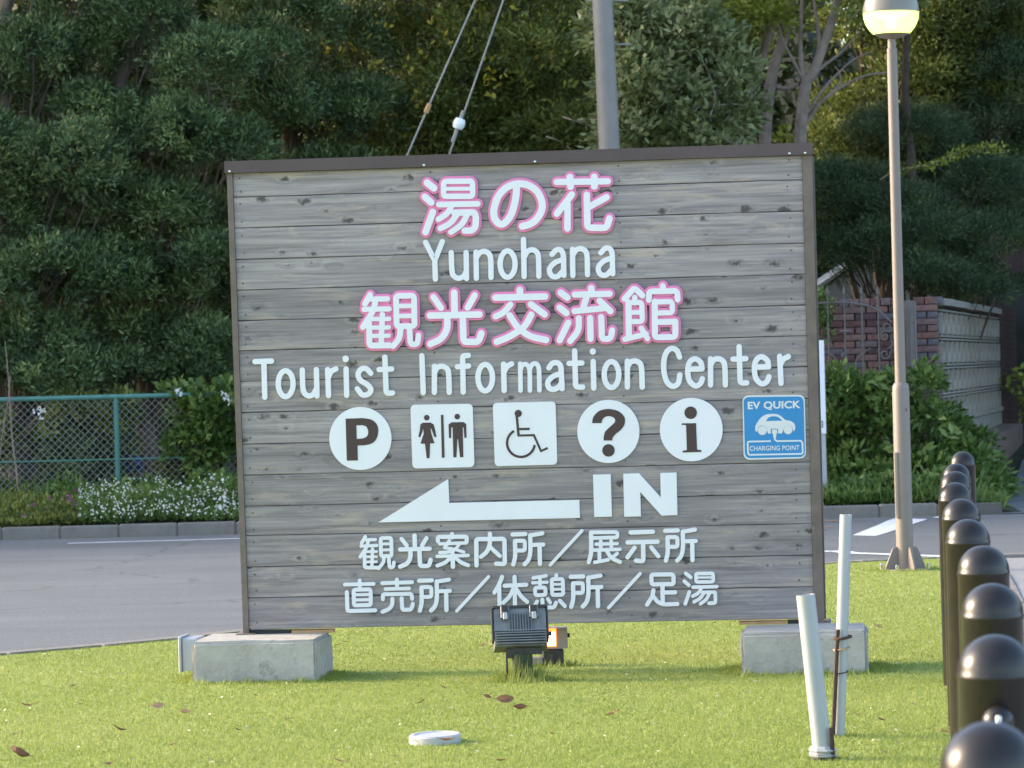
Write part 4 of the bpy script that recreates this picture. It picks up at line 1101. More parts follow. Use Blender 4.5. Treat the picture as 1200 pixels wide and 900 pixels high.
q = MB(); q.lathe([(0.045, -0.02), (0.046, 0.008), (0.036, 0.012)], (0, 0, 0), 18); q.build('collar', M['rubber'], p1)
q = MB(); q.tube([(0.032, -0.03, -0.03), (0.028, -0.032, 0.115)], 0.0085, 7); q.build('stake', M['rust'], p1)
b2 = ground(983, 863, 0); t2 = at(991.3, 603, b2.y)
p2, d2 = pipe('taller, thinner grey-white plastic pipe tied to a rusty stake, before the right block', (983, 863), None, None, 0.0225, t2.z, t2.x - b2.x, 0.0)
s0 = at(974.5, 863, b2.y) - b2; s1 = at(981, 737, b2.y) - b2
q = MB(); q.tube([(s0.x, -0.03, -0.04), (s1.x, -0.032, s1.z)], 0.0085, 7); q.build('stake', M['rust'], p2)
def ring(px, py, rad, th, mat, nm):
    c = at(px, py, b2.y) - b2; q = MB()
    pts = [(c.x + (rad + 0.006) * math.cos(a), -0.008 + (rad + 0.012) * math.sin(a), c.z + 0.004 * math.cos(a)) for a in [2 * math.pi * k / 18 for k in range(19)]]
    q.tube(pts, th, 6, False); q.build(nm, mat, p2)
ring(987, 747, 0.026, 0.006, M['rust'], 'strap'); ring(986, 760, 0.024, 0.003, M['shim'], 'wire_tie'); ring(985, 788, 0.021, 0.0025, M['rust'], 'wire_tie')

# white drain cap
dc = ground(510, 871, 0)
q = MB(); q.lathe([(0.098, -0.03), (0.099, 0.026), (0.094, 0.032), (0.080, 0.032), (0.078, 0.028), (0.0001, 0.028)], (0, 0, 0), 40)
o = q.build('drain_cap', M['cap_white'], None, True, loc=(dc.x, dc.y, 0.004)); o.rotation_euler = (math.radians(1.5), math.radians(-1.0), 0)
tag(o, 'round white plastic cap lying low in the lawn with a brown leaf against it', 'drain cap')

# ------------------------------------------------------------------ street lamp
lb = ground(1061, 668, 0); LY = lb.y
def hz(px, py): return at(px, py, LY).z
lamp = empty('street_lamp', (lb.x, LY, 0)); tag(lamp, 'tall beige lamp post with a lit round globe, at the lawn corner', 'street lamp')
z_sh = hz(1058, 449); z_nk = hz(1048, 56); z_gb = hz(1047, 46); z_c = hz(1047, 14.5)
q = MB(); q.lathe([(0.0575, -0.05), (0.0575, z_sh - 0.045), (0.054, z_sh - 0.018), (0.045, z_sh), (0.036, z_sh + 0.004)], (0, 0, 0), 28); q.build('lower_post', M['lamp_steel'], lamp, True)
q = MB(); q.lathe([(0.0365, z_sh), (0.0345, z_nk - 0.008), (0.026, z_nk)], (0, 0, 0), 24); q.build('upper_post', M['lamp_steel'], lamp, True)
q = MB(); q.lathe([(0.028, z_nk - 0.01), (0.028, z_gb + 0.01)], (0, 0, 0), 20); q.build('neck', M['lamp_steel'], lamp, True)
R_ = 0.188
M['globe_lit'] = emissive('lit_globe', (0.85, 0.9, 0.6), (0.72, 0.86, 0.42), 0.30)
M['globe_cap2'] = emissive('frosted_upper_globe', (0.19, 0.175, 0.145), (0.6, 0.75, 0.45), 0.006)
M['lamp_core'] = emissive('lamp_core', (1, 1, 1), (1.0, 1.0, 0.80), 1.6)
# translucent lower shell: glow falls off from the bulb behind it
mt, nt, b = newmat('glowing_lower_shell')
b.inputs['Base Color'].default_value = (0.8, 0.88, 0.55, 1); b.inputs['Roughness'].default_value = 0.25
tb_ = N(nt, 'ShaderNodeBsdfTranslucent'); tb_.inputs['Color'].default_value = (0.85, 0.95, 0.5, 1)
tp_ = N(nt, 'ShaderNodeBsdfTransparent'); tp_.inputs['Color'].default_value = (0.90, 0.97, 0.62, 1)
m1_ = N(nt, 'ShaderNodeMixShader'); m1_.inputs[0].default_value = 0.60
nt.links.new(b.outputs[0], m1_.inputs[1]); nt.links.new(tb_.outputs[0], m1_.inputs[2])
m2_ = N(nt, 'ShaderNodeMixShader'); m2_.inputs[0].default_value = 0.35
nt.links.new(m1_.outputs[0], m2_.inputs[1]); nt.links.new(tp_.outputs[0], m2_.inputs[2])
nt.links.new(m2_.outputs[0], nt.nodes['Material Output'].inputs['Surface'])
b.inputs['Emission Color'].default_value = (0.72, 0.90, 0.42, 1); b.inputs['Emission Strength'].default_value = 0.24
M['shell'] = mt
low = [(R_ * math.cos(a), z_c + R_ * math.sin(a)) for a in [math.radians(-51 + 51 * i / 10) for i in range(11)]]
q = MB(); q.lathe(low + [(r_ - 0.004 if i else r_ - 0.004, z_) for i, (r_, z_) in enumerate(reversed(low))], (0, 0, 0), 40); q.build('lower_globe', M['shell'], lamp, True)
up = [(R_ * 1.012, z_c - 0.002), (R_ * 1.012, z_c + 0.010)] + [(R_ * math.cos(a), z_c + 0.01 + R_ * math.sin(a)) for a in [math.radians(9 * i) for i in range(1, 10)]] + [(0.0001, z_c + 0.01 + R_)]
q = MB(); q.lathe(up, (0, 0, 0), 40); q.build('upper_globe', M['globe_cap2'], lamp, True)
q = MB(); q.lathe([(0.028, z_gb), (0.07, z_gb + 0.012), (R_ * 0.64, z_c - R_ * 0.777), (R_ * 0.60, z_c - R_ * 0.76), (0.0001, z_c - R_ * 0.74)], (0, 0, 0), 32); q.build('dish', M['lamp_steel'], lamp, True)
q = MB(); q.lathe([(0.0001, z_c - 0.115), (0.035, z_c - 0.11), (0.040, z_c - 0.05), (0.13, z_c - 0.015), (0.15, z_c - 0.004), (0.0001, z_c - 0.003)], (0, 0, 0), 24); q.build('bulb', M['lamp_core'], lamp, True)
# door strip on the lower post and gusset plates at its foot
zt = hz(1050, 530); zb_ = hz(1053, 606)
q = MB(); q.tube([(-0.046, -0.036, zt), (-0.045, -0.038, zb_ + 0.02), (-0.040, -0.040, zb_)], 0.017, 8); q.build('conduit', M['lamp_steel'], lamp, True)
q = MB(); q.box((0.03, -0.05, hz(1060, 480)), (0.006, 0.006, 0.02)); q.build('latch', M['light_dark'], lamp)
for k in range(4):
    a = math.radians(20 + 90 * k)
    tri = [(0.05, -0.01), (0.145, -0.01), (0.148, 0.02), (0.090, 0.150), (0.05, 0.160)]
    vs = []
    for t in (-0.006, 0.006):
        for x, z in tri: vs.append((x * math.cos(a) - t * math.sin(a), x * math.sin(a) + t * math.cos(a), z))
    n = len(tri)
    q = MB(); q.add(vs, [tuple(range(n))[::-1], tuple(range(n, 2 * n))] + [(i, (i + 1) % n, n + (i + 1) % n, n + i) for i in range(n)])
    q.build('gusset', M['lamp_steel'], lamp)
q = MB(); q.box((0, 0, 0.002), (0.27, 0.27, 0.014), math.radians(20)); bpl = q.build('base_plate', M['lamp_steel'], lamp)
for k in range(4):
    a = math.radians(65 + 90 * k); q = MB(); q.lathe([(0.014, 0.0), (0.014, 0.03), (0.008, 0.036)], (0.165 * math.cos(a), 0.165 * math.sin(a), 0.008), 6); q.build('anchor_bolt', M['chrome'], bpl)

# ------------------------------------------------------------------ utility pole with stay wires
PY = 36.6
up0 = at(734.5, 600, PY); upT = at(706, 0, PY)
pole = empty('utility_pole', (up0.x, PY, 0.0)); tag(pole, 'tall grey steel utility pole rising behind the sign, with two stay wires', 'utility pole')
dxp = (upT.x - up0.x) / (upT.z - up0.z)
q = MB(); q.tube([(0, 0, -0.2), (dxp * 9.5, 0, 9.5)], [0.122, 0.088], 24); q.build('shaft', M['pole'], pole, True)
def pl_(px, py): p = at(px, py, PY); return (p.x - up0.x, 0, p.z)
for (a, b) in (((690, 1), (700, 1)), ((716, 0), (735, 1)), ((722, 52), (738, 52)), ((724, 110), (727, 110))):
    q = MB(); A = pl_(*a); B = pl_(*b); q.tube([A, B], 0.009, 6); q.lathe([(0.016, 0), (0.016, 0.012)], (B[0], 0, B[2] - 0.006), 8); q.build('step_bolt', M['wire'], pole)
for (pa, pb, ball) in (((557, 0), (478, 180), None), ((590, 0), (527, 180), (538, 145))):
    A = Vector(pl_(*pa)); B = Vector(pl_(*pb)); d = (A - B); top = B + d * (2.62 if ball is None else 2.55); bot = B - d * ((B.z + 0.0) / d.z)
    q = MB(); q.tube([bot, B, A, top], 0.0095, 6); w = q.build('stay_wire', M['wire'], pole)
    if ball:
        C_ = Vector(pl_(*ball)); dn = d.normalized(); q = MB()
        q.lathe([(0.012, -0.062), (0.045, -0.055), (0.062, -0.02), (0.063, 0.015), (0.048, 0.052), (0.014, 0.062)], (0, 0, 0), 20)
        rot = Vector((0, 0, 1)).rotation_difference(dn).to_matrix(); q.v = [tuple(rot @ Vector(v) + C_) for v in q.v]
        q.build('insulator', M['porcelain'], w, True)
        q = MB(); q.tube([C_ - dn * 0.20, C_ - dn * 0.06], 0.020, 6); q.build('clamp', M['wire'], w); q = MB(); q.tube([C_ + dn * 0.06, C_ + dn * 0.14], 0.020, 6); q.build('clamp', M['wire'], w)
    else:
        C_ = B + d * ((180 - 127) / 180); dn = d.normalized(); q = MB(); q.tube([C_ - dn * 0.05, C_ + dn * 0.05], 0.026, 6); q.build('clamp', M['shim'], w)

# ------------------------------------------------------------------ white marker post beside the sign
wp = at(959, 573, 34.9); wpt = at(958, 399, 34.9)
mk = empty('marker_post', (at(955.5, 573, 34.9).x, 34.9, 0.0)); tag(mk, 'white square marker post half hidden behind the right edge of the sign', 'post')
lean_ = (at(955.0, 399, 34.9).x - at(958.5, 573, 34.9).x)
q = MB(); zs = at(958, 508, 34.9).z
q.box((0.008, 0, (zs + wpt.z) / 2), (0.215, 0.12, wpt.z - zs), 0, 0.004); q.build('white_panel', M['white'], mk)
q = MB(); q.box((0.008, 0, zs / 2 - 0.05), (0.205, 0.10, zs + 0.1 - 0.003)); q.build('shaft', M['pvc'], mk)
g0 = at(958.5, 497, 34.9)
q = MB()
for (x, z, w_, h_) in ((0, 0.028, 0.05, 0.008), (0, -0.028, 0.05, 0.008), (-0.021, 0, 0.008, 0.048), (0.021, 0, 0.008, 0.048), (0.002, 0, 0.020, 0.007)):
    q.box((0.06 + x, -0.062, g0.z + z), (w_, 0.004, h_))
q.build('printed_mark', M['symbol'], mk)

# ------------------------------------------------------------------ chain-link fence on the left
FY = 36.3
fx0, fx1 = -6.4, -2.2
ftop = at(135, 465, FY).z
fence = empty('chain_link_fence', (fx0, FY, 0.02)); tag(fence, 'teal green chain-link fence behind the flower beds at the left', 'fence')
def fl_(x, z): return (x - fx0, 0, z - 0.02)
for i, x in enumerate((at(137, 520, FY).x, at(137, 520, FY).x - 2.0, at(137, 520, FY).x + 2.0)):
    lean = -0.0
    q = MB(); q.box((x - fx0, 0.02, ftop / 2 - 0.02), (0.05, 0.05, ftop + 0.04)); q.box((x - fx0, -0.012, ftop / 2), (0.020, 0.012, ftop)); q.build('fence_post', M['fence_green'], fence)
q = MB(); q.tube([fl_(fx0, ftop), fl_(fx1, ftop)], 0.026, 8); q.build('top_rail', M['fence_green'], fence)
q = MB(); q.tube([fl_(fx0, 0.62), fl_(fx1, 0.62)], 0.008, 6); q.build('mid_wire', M['fence_green'], fence)
q = MB(); pt = 0.076; w_ = fx1 - fx0; h_ = ftop - 0.05
def rod(a, b, t):
    A = Vector(a); B = Vector(b); d = (B - A).normalized(); n = Vector((-d.z, 0, d.x)) * t
    q.add([A + n, B + n, A + Vector((0, -t, 0)), B + Vector((0, -t, 0)), A - n, B - n], [(0, 1, 3, 2), (2, 3, 5, 4), (4, 5, 1, 0)])
k = -h_
while k < w_:
    x0_ = max(k, 0); x1_ = min(k + h_, w_)
    if x1_ > x0_:
        rod((x0_, -0.004, x0_ - k + 0.02), (x1_, 0.004, x1_ - k + 0.02), 0.0025)
        rod((w_ - x0_, 0.004, x0_ - k + 0.02), (w_ - x1_, -0.004, x1_ - k + 0.02), 0.0025)
    k += pt
tag(q.build('wire_mesh', M['wire'], fence), kind='stuff')

# ------------------------------------------------------------------ brick wall, pier, block wall
WY = 37.0; wtop = 2.06
wz0 = terr(3.5, WY)
wx1 = at(1062, 420, WY).x; wx0 = wx1 - 1.45
wall = empty('brick_wall', (wx0, WY, 0.0)); tag(wall, 'old mixed red and grey brick garden wall behind the iron gate', 'wall')
q = MB(); q.box(((wx1 - wx0) / 2, 0.06, wtop / 2 - 0.04), (wx1 - wx0 - 0.01, 0.095, wtop - 0.09)); q.build('mortar_core', M['mortar'], wall)
bme = MB().box((0, 0, 0), (0.216, 0.05, 0.060), 0, 0.004).mesh('brick', M['brick'])
nrow = 27; bm_rows = 0
rs = random.Random(9)
cur = wtop - 0.115
rows = 0
while rows < 20:
    off = 0 if rows % 2 else 0.115
    x = -off
    while x < wx1 - wx0 - 0.02:
        a, b = max(x, 0), min(x + 0.225, wx1 - wx0)
        if b - a > 0.05:
            o = link('brick', bme, wall, ((a + b) / 2, -0.005 + rs.uniform(-0.004, 0.004), cur + rs.uniform(-0.001, 0.001)))
            o.scale.x = (b - a - 0.010) / 0.216; o.rotation_euler = (0, rs.uniform(-.006, .006), rs.uniform(-.01, .01))
        x += 0.232
    cur -= 0.0705; rows += 1
q = MB(); q.box(((wx1 - wx0) / 2, 0.03, cur / 2 - 0.02), (wx1 - wx0, 0.13, cur + 0.10)); q.build('lower_wall', M['plinth'], wall)
cme = MB().box((0, 0, 0), (0.098, 0.16, 0.070), 0, 0.006).mesh('brick', M['brick'])
x = 0.055
while x < wx1 - wx0 - 0.04:
    link('brick', cme, wall, (x, 0.03, wtop - 0.036 + rs.uniform(-.003, .003))); x += 0.1085

pier = empty('brick_pier', (at(1087, 430, WY).x, WY, 0.0)); tag(pier, 'dark red brick corner pier right of the lamp post', 'pier')
pw = 0.235
q = MB(); q.box((0, 0.10, wtop / 2 - 0.04), (pw - 0.02, 0.19, wtop - 0.10)); q.build('mortar_core', M['mortar'], pier)
cur = wtop - 0.11
hm = MB().box((0, 0, 0), (0.105, 0.05, 0.060), 0, 0.004).mesh('brick', M['brick'])
sm_ = MB().box((0, 0, 0), (0.05, 0.10, 0.060), 0, 0.004).mesh('brick', M['brick'])
for r_ in range(26):
    if r_ % 2:
        for x in (-0.0595, 0.0595): link('brick', hm, pier, (x, -0.005 + rs.uniform(-.004, .004), cur))
    else:
        o = link('brick', bme, pier, (-0.0, -0.006 + rs.uniform(-.004, .004), cur)); o.scale.x = 1.03
    for y in (0.06, 0.155): link('brick', sm_, pier, (pw / 2 - 0.018 + (0.004 if r_ % 2 else 0), y, cur))
    cur -= 0.0705
for x in (-0.07, 0.04): link('brick', cme, pier, (x, 0.06, wtop - 0.034))
o = link('brick', cme, pier, (0.13, 0.06, wtop - 0.034)); o.scale.x = 0.9

gp0 = at(1067, 420, 36.8)
gp = empty('gate_pillar', (gp0.x, 36.78, 0)); tag(gp, 'grey-brown steel gate pillar directly behind the lamp post', 'gate pillar')
q = MB(); q.box((0, 0, 1.0), (0.105, 0.10, 2.05), 0, 0.006); q.build('shaft', M['gate_pillar'], gp)
q = MB(); q.box((0.057, -0.02, 1.0), (0.008, 0.04, 2.0)); q.build('edge_strip', M['wire'], gp)

# wrought iron gate folded back before the brick wall
GY = 36.62
gate = empty('iron_gate', (at(948, 420, GY).x, GY, 0.0)); tag(gate, 'wrought-iron gate with spear points and scrolls before the brick wall', 'gate')
gx = gate.location.x
def G(px, py): p = at(px, py, GY); return (p.x - gx, 0, p.z)
for i, px in enumerate((950, 969.5, 989, 1009.5, 1028.5)):
    T = G(px, 346); x = T[0]
    q = MB(); q.tube([(x, 0, 0.12), (x, 0, T[2])], 0.009, 6); p_ = q.build('picket', M['iron'], gate)
    q = MB(); q.lathe([(0.009, 0), (0.019, 0.03), (0.012, 0.06), (0.0001, 0.12)], (x, 0, T[2] - 0.01), 6); q.build('spear_point', M['iron'], p_)
def bar(pts, r_, nm='scroll'):
    q = MB(); q.tube([G(*p) for p in pts], r_, 6); return q.build(nm, M['iron'], gate, True)
bar(cat([(950, 356), (985, 354), (1010, 357), (1028, 363), (1045, 378)], 5), 0.012, 'arched_rail')
bar(cat([(966, 412), (975, 416), (984, 428), (1000, 438), (1012, 448)], 5), 0.010, 'arched_rail')
bar(cat([(1012, 448), (1003, 430), (1006, 418), (1020, 408)], 5), 0.008)
def spiral(cx, cy, r0, turns, a0, sg=1): return [(cx + r0 * (1 - t * 0.7) * math.cos(a0 + sg * t * turns * 2 * math.pi), cy + r0 * (1 - t * 0.7) * math.sin(a0 + sg * t * turns * 2 * math.pi)) for t in [i / 22 for i in range(23)]]
bar(spiral(1040, 383, 6.5, 1.2, 0.2), 0.008); bar(spiral(1037, 394, 6.0, 1.1, -1.6, -1), 0.008); bar(spiral(1037, 415, 6.5, 1.2, -0.5), 0.008); bar(cat([(1044, 398), (1046, 404), (1040, 409)], 4), 0.008)
bar(spiral(1036, 428, 6, 0.6, -0.9, 1), 0.008)
bar([(984, 388), (998, 388)], 0.014, 'collar'); bar(cat([(989, 404), (991, 412), (986, 417), (993, 418)], 3), 0.012, 'finial')
for z in (0.20, 0.62, 1.06):
    q = MB(); q.box((0.52, 0, z), (1.06, 0.022, 0.026)); q.build('rail', M['iron'], gate)
for i in range(11):
    x = 0.05 + i * 0.095
    q = MB(); q.tube([(x, 0, 0.20), (x, 0, 0.84), (x + 0.012, 0, 0.875), (x + 0.0475, 0, 0.89), (x + 0.083, 0, 0.875), (x + 0.095, 0, 0.84)], 0.0065, 5); q.build('hoop', M['iron'], gate)
q = MB(); q.box((1.06, 0, 1.0), (0.03, 0.03, 1.96)); q.build('stile', M['iron'], gate)

# perforated concrete block wall running back along the path
A_ = Vector((at(1100, 430, 37.05).x, 37.05, 0)); B_ = Vector((at(1168, 430, 46.0).x, 46.0, 0))
dv_ = (B_ - A_); LN = dv_.length; ang = math.atan2(dv_.y, dv_.x)
bw = empty('block_wall', A_, ang); tag(bw, 'grey perforated concrete block wall running back beside the path', 'wall')
ncol = 13; cw = LN / ncol
base0, base1 = 0.02, terr(B_.x, 46.0)
def frame_block(w, h, t):
    mb = MB(); e = 0.035
    mb.box((0, 0, h / 2 - 0.009), (w, t * 0.8, 0.018)); mb.box((0, 0, -h / 2 + 0.009), (w, t * 0.8, 0.018))
    mb.box((-w / 2 + e / 2, 0, 0), (e, t * 0.98, h - 2 * e)); mb.box((w / 2 - e / 2, 0, 0), (e, t * 0.98, h - 2 * e))
    mb.tube([(w * 0.30 * math.cos(a), 0, h * 0.37 * math.sin(a)) for a in [2 * math.pi * k / 12 for k in range(13)]], 0.030, 5, False)
    return mb
rowsz = [1.93, 1.63, 1.33, 1.03]
fb = frame_block(cw - 0.012, 0.285, 0.10).mesh('screen_block', M['block'])
for z in rowsz:
    for i in range(ncol): link('screen_block', fb, bw, (cw * (i + 0.5), 0, z - 0.14))
sb_ = MB().box((0, 0, 0), (cw - 0.010, 0.11, 0.19), 0, 0.004).mesh('solid_block', M['block'])
for k in range(4):
    for i in range(ncol): link('solid_block', sb_, bw, (cw * (i + 0.5), rs.uniform(-.004, .004), 0.62 - k * 0.2 + 0.02))
cb_ = MB().box((0, 0, 0), (cw - 0.008, 0.17, 0.07), 0, 0.01).mesh('coping_stone', M['block'])
for i in range(ncol): link('coping_stone', cb_, bw, (cw * (i + 0.5), 0, 2.01 + rs.uniform(-.004, .004)))
q = MB(); q.box((LN / 2, 0, 0.77), (LN, 0.15, 0.05)); q.build('rail_course', M['block'], bw)
q = MB(); q.box((LN / 2, -0.02, -0.1), (LN, 0.20, 0.22)); q.build('foundation', M['plinth'], bw)
# the low brown plinth before the far half of it
pl0 = at(1140, 528, 40.0); pl1 = at(1183, 499, 45.6)
dq = Vector((pl1.x - pl0.x, 5.6, 0)); c = Vector(((pl0.x + pl1.x) / 2, 42.8, 0))
q = MB(); q.box((0, 0, 0.24), (dq.length, 0.34, 0.62), 0, 0.012)
o = q.build('stone_plinth', M['plinth'], None, loc=(c.x, c.y, 0)); o.rotation_euler.z = math.atan2(dq.y, dq.x); o.rotation_euler.y = -0.01
tag(o, 'low brown stone ledge at the foot of the far end of the block wall', 'ledge')
for j, (px, Y, lab, w_) in enumerate(((1170.5, 46.2, 'dark brown brick pillar at the far end of the block wall', 0.14), (1184, 46.6, 'dark brown brick pillar farthest right, nearer the frame edge', 0.15))):
    b0 = at(px, 450, Y); zt_ = at(px, 357 + 3 * j, Y).z
    pr = empty('brick_pillar', (b0.x, Y, 0)); tag(pr, lab, 'pillar', 'dark pillars at the path')
    q = MB(); q.box((0, 0, zt_ / 2), (w_ * 0.92, w_ * 1.9, zt_)); q.build('core', M['mortar'], pr)
    pm = MB().box((0, 0, 0), (w_, w_ * 2.0, 0.064), 0, 0.005).mesh('brick', M['dark_brick'])
    z = zt_ - 0.03
    while z > 0.15:
        link('brick', pm, pr, (rs.uniform(-.003, .003), rs.uniform(-.003, .003), z)); z -= 0.0735

# shed roof behind the brick wall, pink house far right
sh_ = empty('garden_shed', (4.05, 43.6, 0)); tag(sh_, 'pale grey gable roof showing between the dark pines and the brick wall', 'shed')
za = at(1012, 303, 43.6); ze = at(1092, 351, 43.6)
hw = ze.x - za.x; 
q = MB(); q.box((0, 1.2, ze.z / 2), (hw * 1.8, 2.0, ze.z)); q.build('wall', M['roof_grey'], sh_)
for s_ in (-1, 1):
    q = MB(); x0_, x1_ = 0.0, s_ * hw
    vs = []
    for y in (0.0, 2.5):
        for (x, z) in ((0, za.z), (x1_, ze.z), (x1_, ze.z + 0.05), (0, za.z + 0.05)): vs.append((x, y, z))
    q.add(vs, [(0, 1, 2, 3), (7, 6, 5, 4), (0, 4, 5, 1), (1, 5, 6, 2), (2, 6, 7, 3), (3, 7, 4, 0)])
    q.build('roof_slope', M['roof_grey'], sh_)
q = MB(); q.add([(-hw * 0.9, 0.1, ze.z - 0.02), (hw * 0.9, 0.1, ze.z - 0.02), (0, 0.1, za.z - 0.02), (-hw * 0.9, 0.15, ze.z - 0.02), (hw * 0.9, 0.15, ze.z - 0.02), (0, 0.15, za.z - 0.02)], [(0, 1, 2), (5, 4, 3), (0, 3, 4, 1), (1, 4, 5, 2), (2, 5, 3, 0)]); q.build('gable', M['roof_grey'], sh_)
sh_.location.x = za.x

hp_ = at(1170, 420, 62); 
hs_ = empty('pink_house', (hp_.x, 62, 0)); tag(hs_, 'pink rendered house far behind the pillars at the right edge', 'house')
zb2 = at(1190, 372, 62).z
q = MB(); q.box((3.5, 3, 2.9), (7.0, 6, 4.0)); q.build('wall', M['house_pink'], hs_)
q = MB(); q.box((3.5, -0.06, zb2), (7.04, 0.12, 0.10)); q.build('white_band', M['white'], hs_)
q = MB(); q.box((3.5, 3, 0.9), (6.98, 5.96, zb2 * 2 - 1.8 - 0.14)); q.build('lower_wall', M['gate_pillar'], hs_)
for x in (1.6, 3.4, 5.4):
    q = MB(); q.box((x, -0.02, 3.55), (1.0, 0.10, 1.1)); wn_ = q.build('window', M['white'], hs_)
    q = MB(); q.box((x, -0.075, 3.55), (0.88, 0.02, 0.98)); q.build('pane', M['glass_dark'], wn_)
vs = [(-0.4, -0.5, 4.9), (7.4, -0.5, 4.9), (7.4, 6.5, 4.9), (-0.4, 6.5, 4.9), (1.5, 3, 6.4), (5.5, 3, 6.4)]
q = MB(); q.add(vs, [(3, 2, 1, 0), (0, 1, 5, 4), (1, 2, 5), (2, 3, 4, 5), (3, 0, 4)]); q.build('roof', M['roof_grey'], hs_)

# ------------------------------------------------------------------ trees behind the fence and the sign
def rel(px, py, Y, base): p = at(px, py, Y); return (p.x - base[0], p.y - base[1], p.z - base[2])
def pads_px(base, lst, Y, ry=0.7):
    out = []
    for t in lst:
        px, py, rx, rz = t[:4]; yy = Y + (t[4] if len(t) > 4 else 0) + (0.55 if ry > 0.55 else 0.0) * math.sin(px * 0.37 + py * 0.91)
        r = rel(px, py, yy, base); k = yy / 4200
        out.append((*r, rx * k, ry, rz * k))
    return out
def tbase(px, Y):
    x = (px - 600) / 4200 * Y
    return (x, Y, terr(x, Y))

b = tbase(30, 38.2)
tree('yew_tree', 'dark fluffy evergreen at far left, its grey trunk seen through the chain-link fence', 'dark evergreens behind the fence', b, 7.5, 0.13,
     pads_px(b, [(40, 70, 64, 40), (-40, 180, 72, 48), (90, 190, 64, 34, -0.3), (60, 320, 76, 36, -0.4), (0, 120, 56, 40), (10, 270, 64, 32, 0.3), (120, 140, 56, 30, -0.5), (30, 400, 72, 28), (-60, 60, 64, 48), (110, 60, 48, 32), (90, 0, 64, 40), (0, -40, 72, 48), (70, -130, 80, 56), (-60, -200, 80, 64), (100, -240, 64, 56), (-110, 300, 64, 48), (120, 300, 56, 28), (140, 235, 40, 21, -0.6), (70, 440, 48, 18, -0.6), (-10, 430, 48, 20, -0.4), (30, 225, 48, 22, -0.7), (-20, 345, 48, 24, -0.5)], 38.2),
     1650, 74, 0.17, 0.075, 0.024, M['yew'], M['bark'], up=0.9, shell=0.78, spread=0.95, lk=0.4, seed=3)
b = tbase(178, 38.8)
tree('yew_tree', 'dark fluffy evergreen with reddish-brown trunk left of the sign post', 'dark evergreens behind the fence', b, 8.0, 0.12,
     pads_px(b, [(240, 80, 60, 34, -0.3), (300, 60, 48, 32), (205, 150, 60, 24, -0.4), (262, 175, 56, 26), (190, 245, 48, 28, -0.2), (255, 265, 48, 29), (205, 345, 56, 32, -0.3), (160, 390, 56, 26), (240, 405, 48, 24, -0.2), (170, 20, 56, 36), (250, -40, 64, 40), (180, -130, 72, 48), (280, -190, 72, 56), (180, -280, 64, 56), (300, 330, 40, 40), (330, 130, 48, 32, 0.3), (130, 435, 48, 18, -0.4), (220, 440, 48, 20, -0.3), (245, 305, 40, 22, -0.5), (150, 330, 40, 20, -0.5)], 38.8),
     1500, 74, 0.165, 0.075, 0.024, M['yew'], M['bark'], up=0.9, shell=0.78, spread=0.95, lk=0.4, seed=4)
b = tbase(345, 40.6)
tree('yew_tree', 'dark evergreen rising over the left corner of the sign capping', 'dark evergreens behind the fence', b, 8.0, 0.15,
     pads_px(b, [(360, 130, 70, 45), (400, 60, 60, 45), (330, 30, 70, 45), (420, 140, 60, 40), (350, -60, 90, 60), (430, -20, 60, 50), (380, 230, 90, 50), (280, 120, 60, 50), (330, -170, 90, 70)], 40.6),
     1000, 70, 0.17, 0.08, 0.023, M['yew'], M['bark'], up=0.9, shell=0.78, spread=0.95, lk=0.4, seed=5)

def add_leaves(root, base, spots, Y, n, L, W, mat, name, seed, rad=0.06):
    g = np.random.default_rng(seed); P = []; 
    for (px, py, k) in spots:
        r = np.array(rel(px, py, Y, base)); P.append(r + g.normal(size=(k, 3)) * rad)
    P = np.concatenate(P); D = g.normal(size=P.shape) * [1, .5, 1] + [0, -.2, -.2]
    me = leaf_mesh(name, P, D, L * (0.7 + 0.6 * g.random(len(P))), W * (0.7 + .6 * g.random(len(P))), g.random(len(P)), mat)
    return link(name, me, root)

b = tbase(470, 41.6)
t_ = tree('broadleaf_tree', 'mid-green leafy tree with single yellow leaves, behind the two stay wires', 'leafy trees behind the sign', b, 8.0, 0.13,
     pads_px(b, [(455, 60, 65, 45), (520, 110, 70, 45, -.4), (420, 150, 55, 35), (480, 165, 65, 30, -.3), (560, 60, 60, 45), (500, 0, 80, 45), (440, -60, 90, 60), (560, -60, 80, 60), (500, 230, 120, 50), (540, 150, 60, 30, -.5)], 41.6),
     1050, 34, 0.20, 0.075, 0.030, M['mixed'], M['bark'], seed=6, lk=0.5)
add_leaves(t_, b, [(512, 12, 9), (442, 74, 7), (485, 75, 8), (488, 112, 6), (492, 122, 7), (412, 55, 5), (545, 30, 4), (497, 130, 3), (436, 40, 6), (385, 57, 5), (560, 10, 5), (520, 40, 5), (455, 20, 4), (500, 60, 4)], 40.35, 0, 0.085, 0.042, M['yellow'], 'yellow_leaves', 7)
b = tbase(610, 41.0)
t_ = tree('broadleaf_tree', 'mid-green leafy tree with yellowing leaves just left of the utility pole', 'leafy trees behind the sign', b, 7.5, 0.12,
     pads_px(b, [(600, 110, 60, 45, -.3), (650, 150, 60, 30, -.5), (630, 60, 50, 30), (680, 100, 50, 40), (580, 160, 60, 35, -.3), (610, -10, 70, 50), (690, -20, 70, 40), (600, -100, 90, 60), (650, 230, 110, 50), (690, 160, 50, 30, -.4)], 41.0),
     900, 34, 0.18, 0.08, 0.034, M['mixed'], M['bark'], seed=8, lk=0.5)
add_leaves(t_, b, [(573, 82, 10), (577, 105, 8), (632, 45, 8), (634, 55, 6), (576, 88, 6), (660, 68, 7), (600, 8, 5), (629, 20, 4), (648, 75, 3), (695, 45, 5)], 39.9, 0, 0.085, 0.045, M['yellow'], 'yellow_leaves', 9)
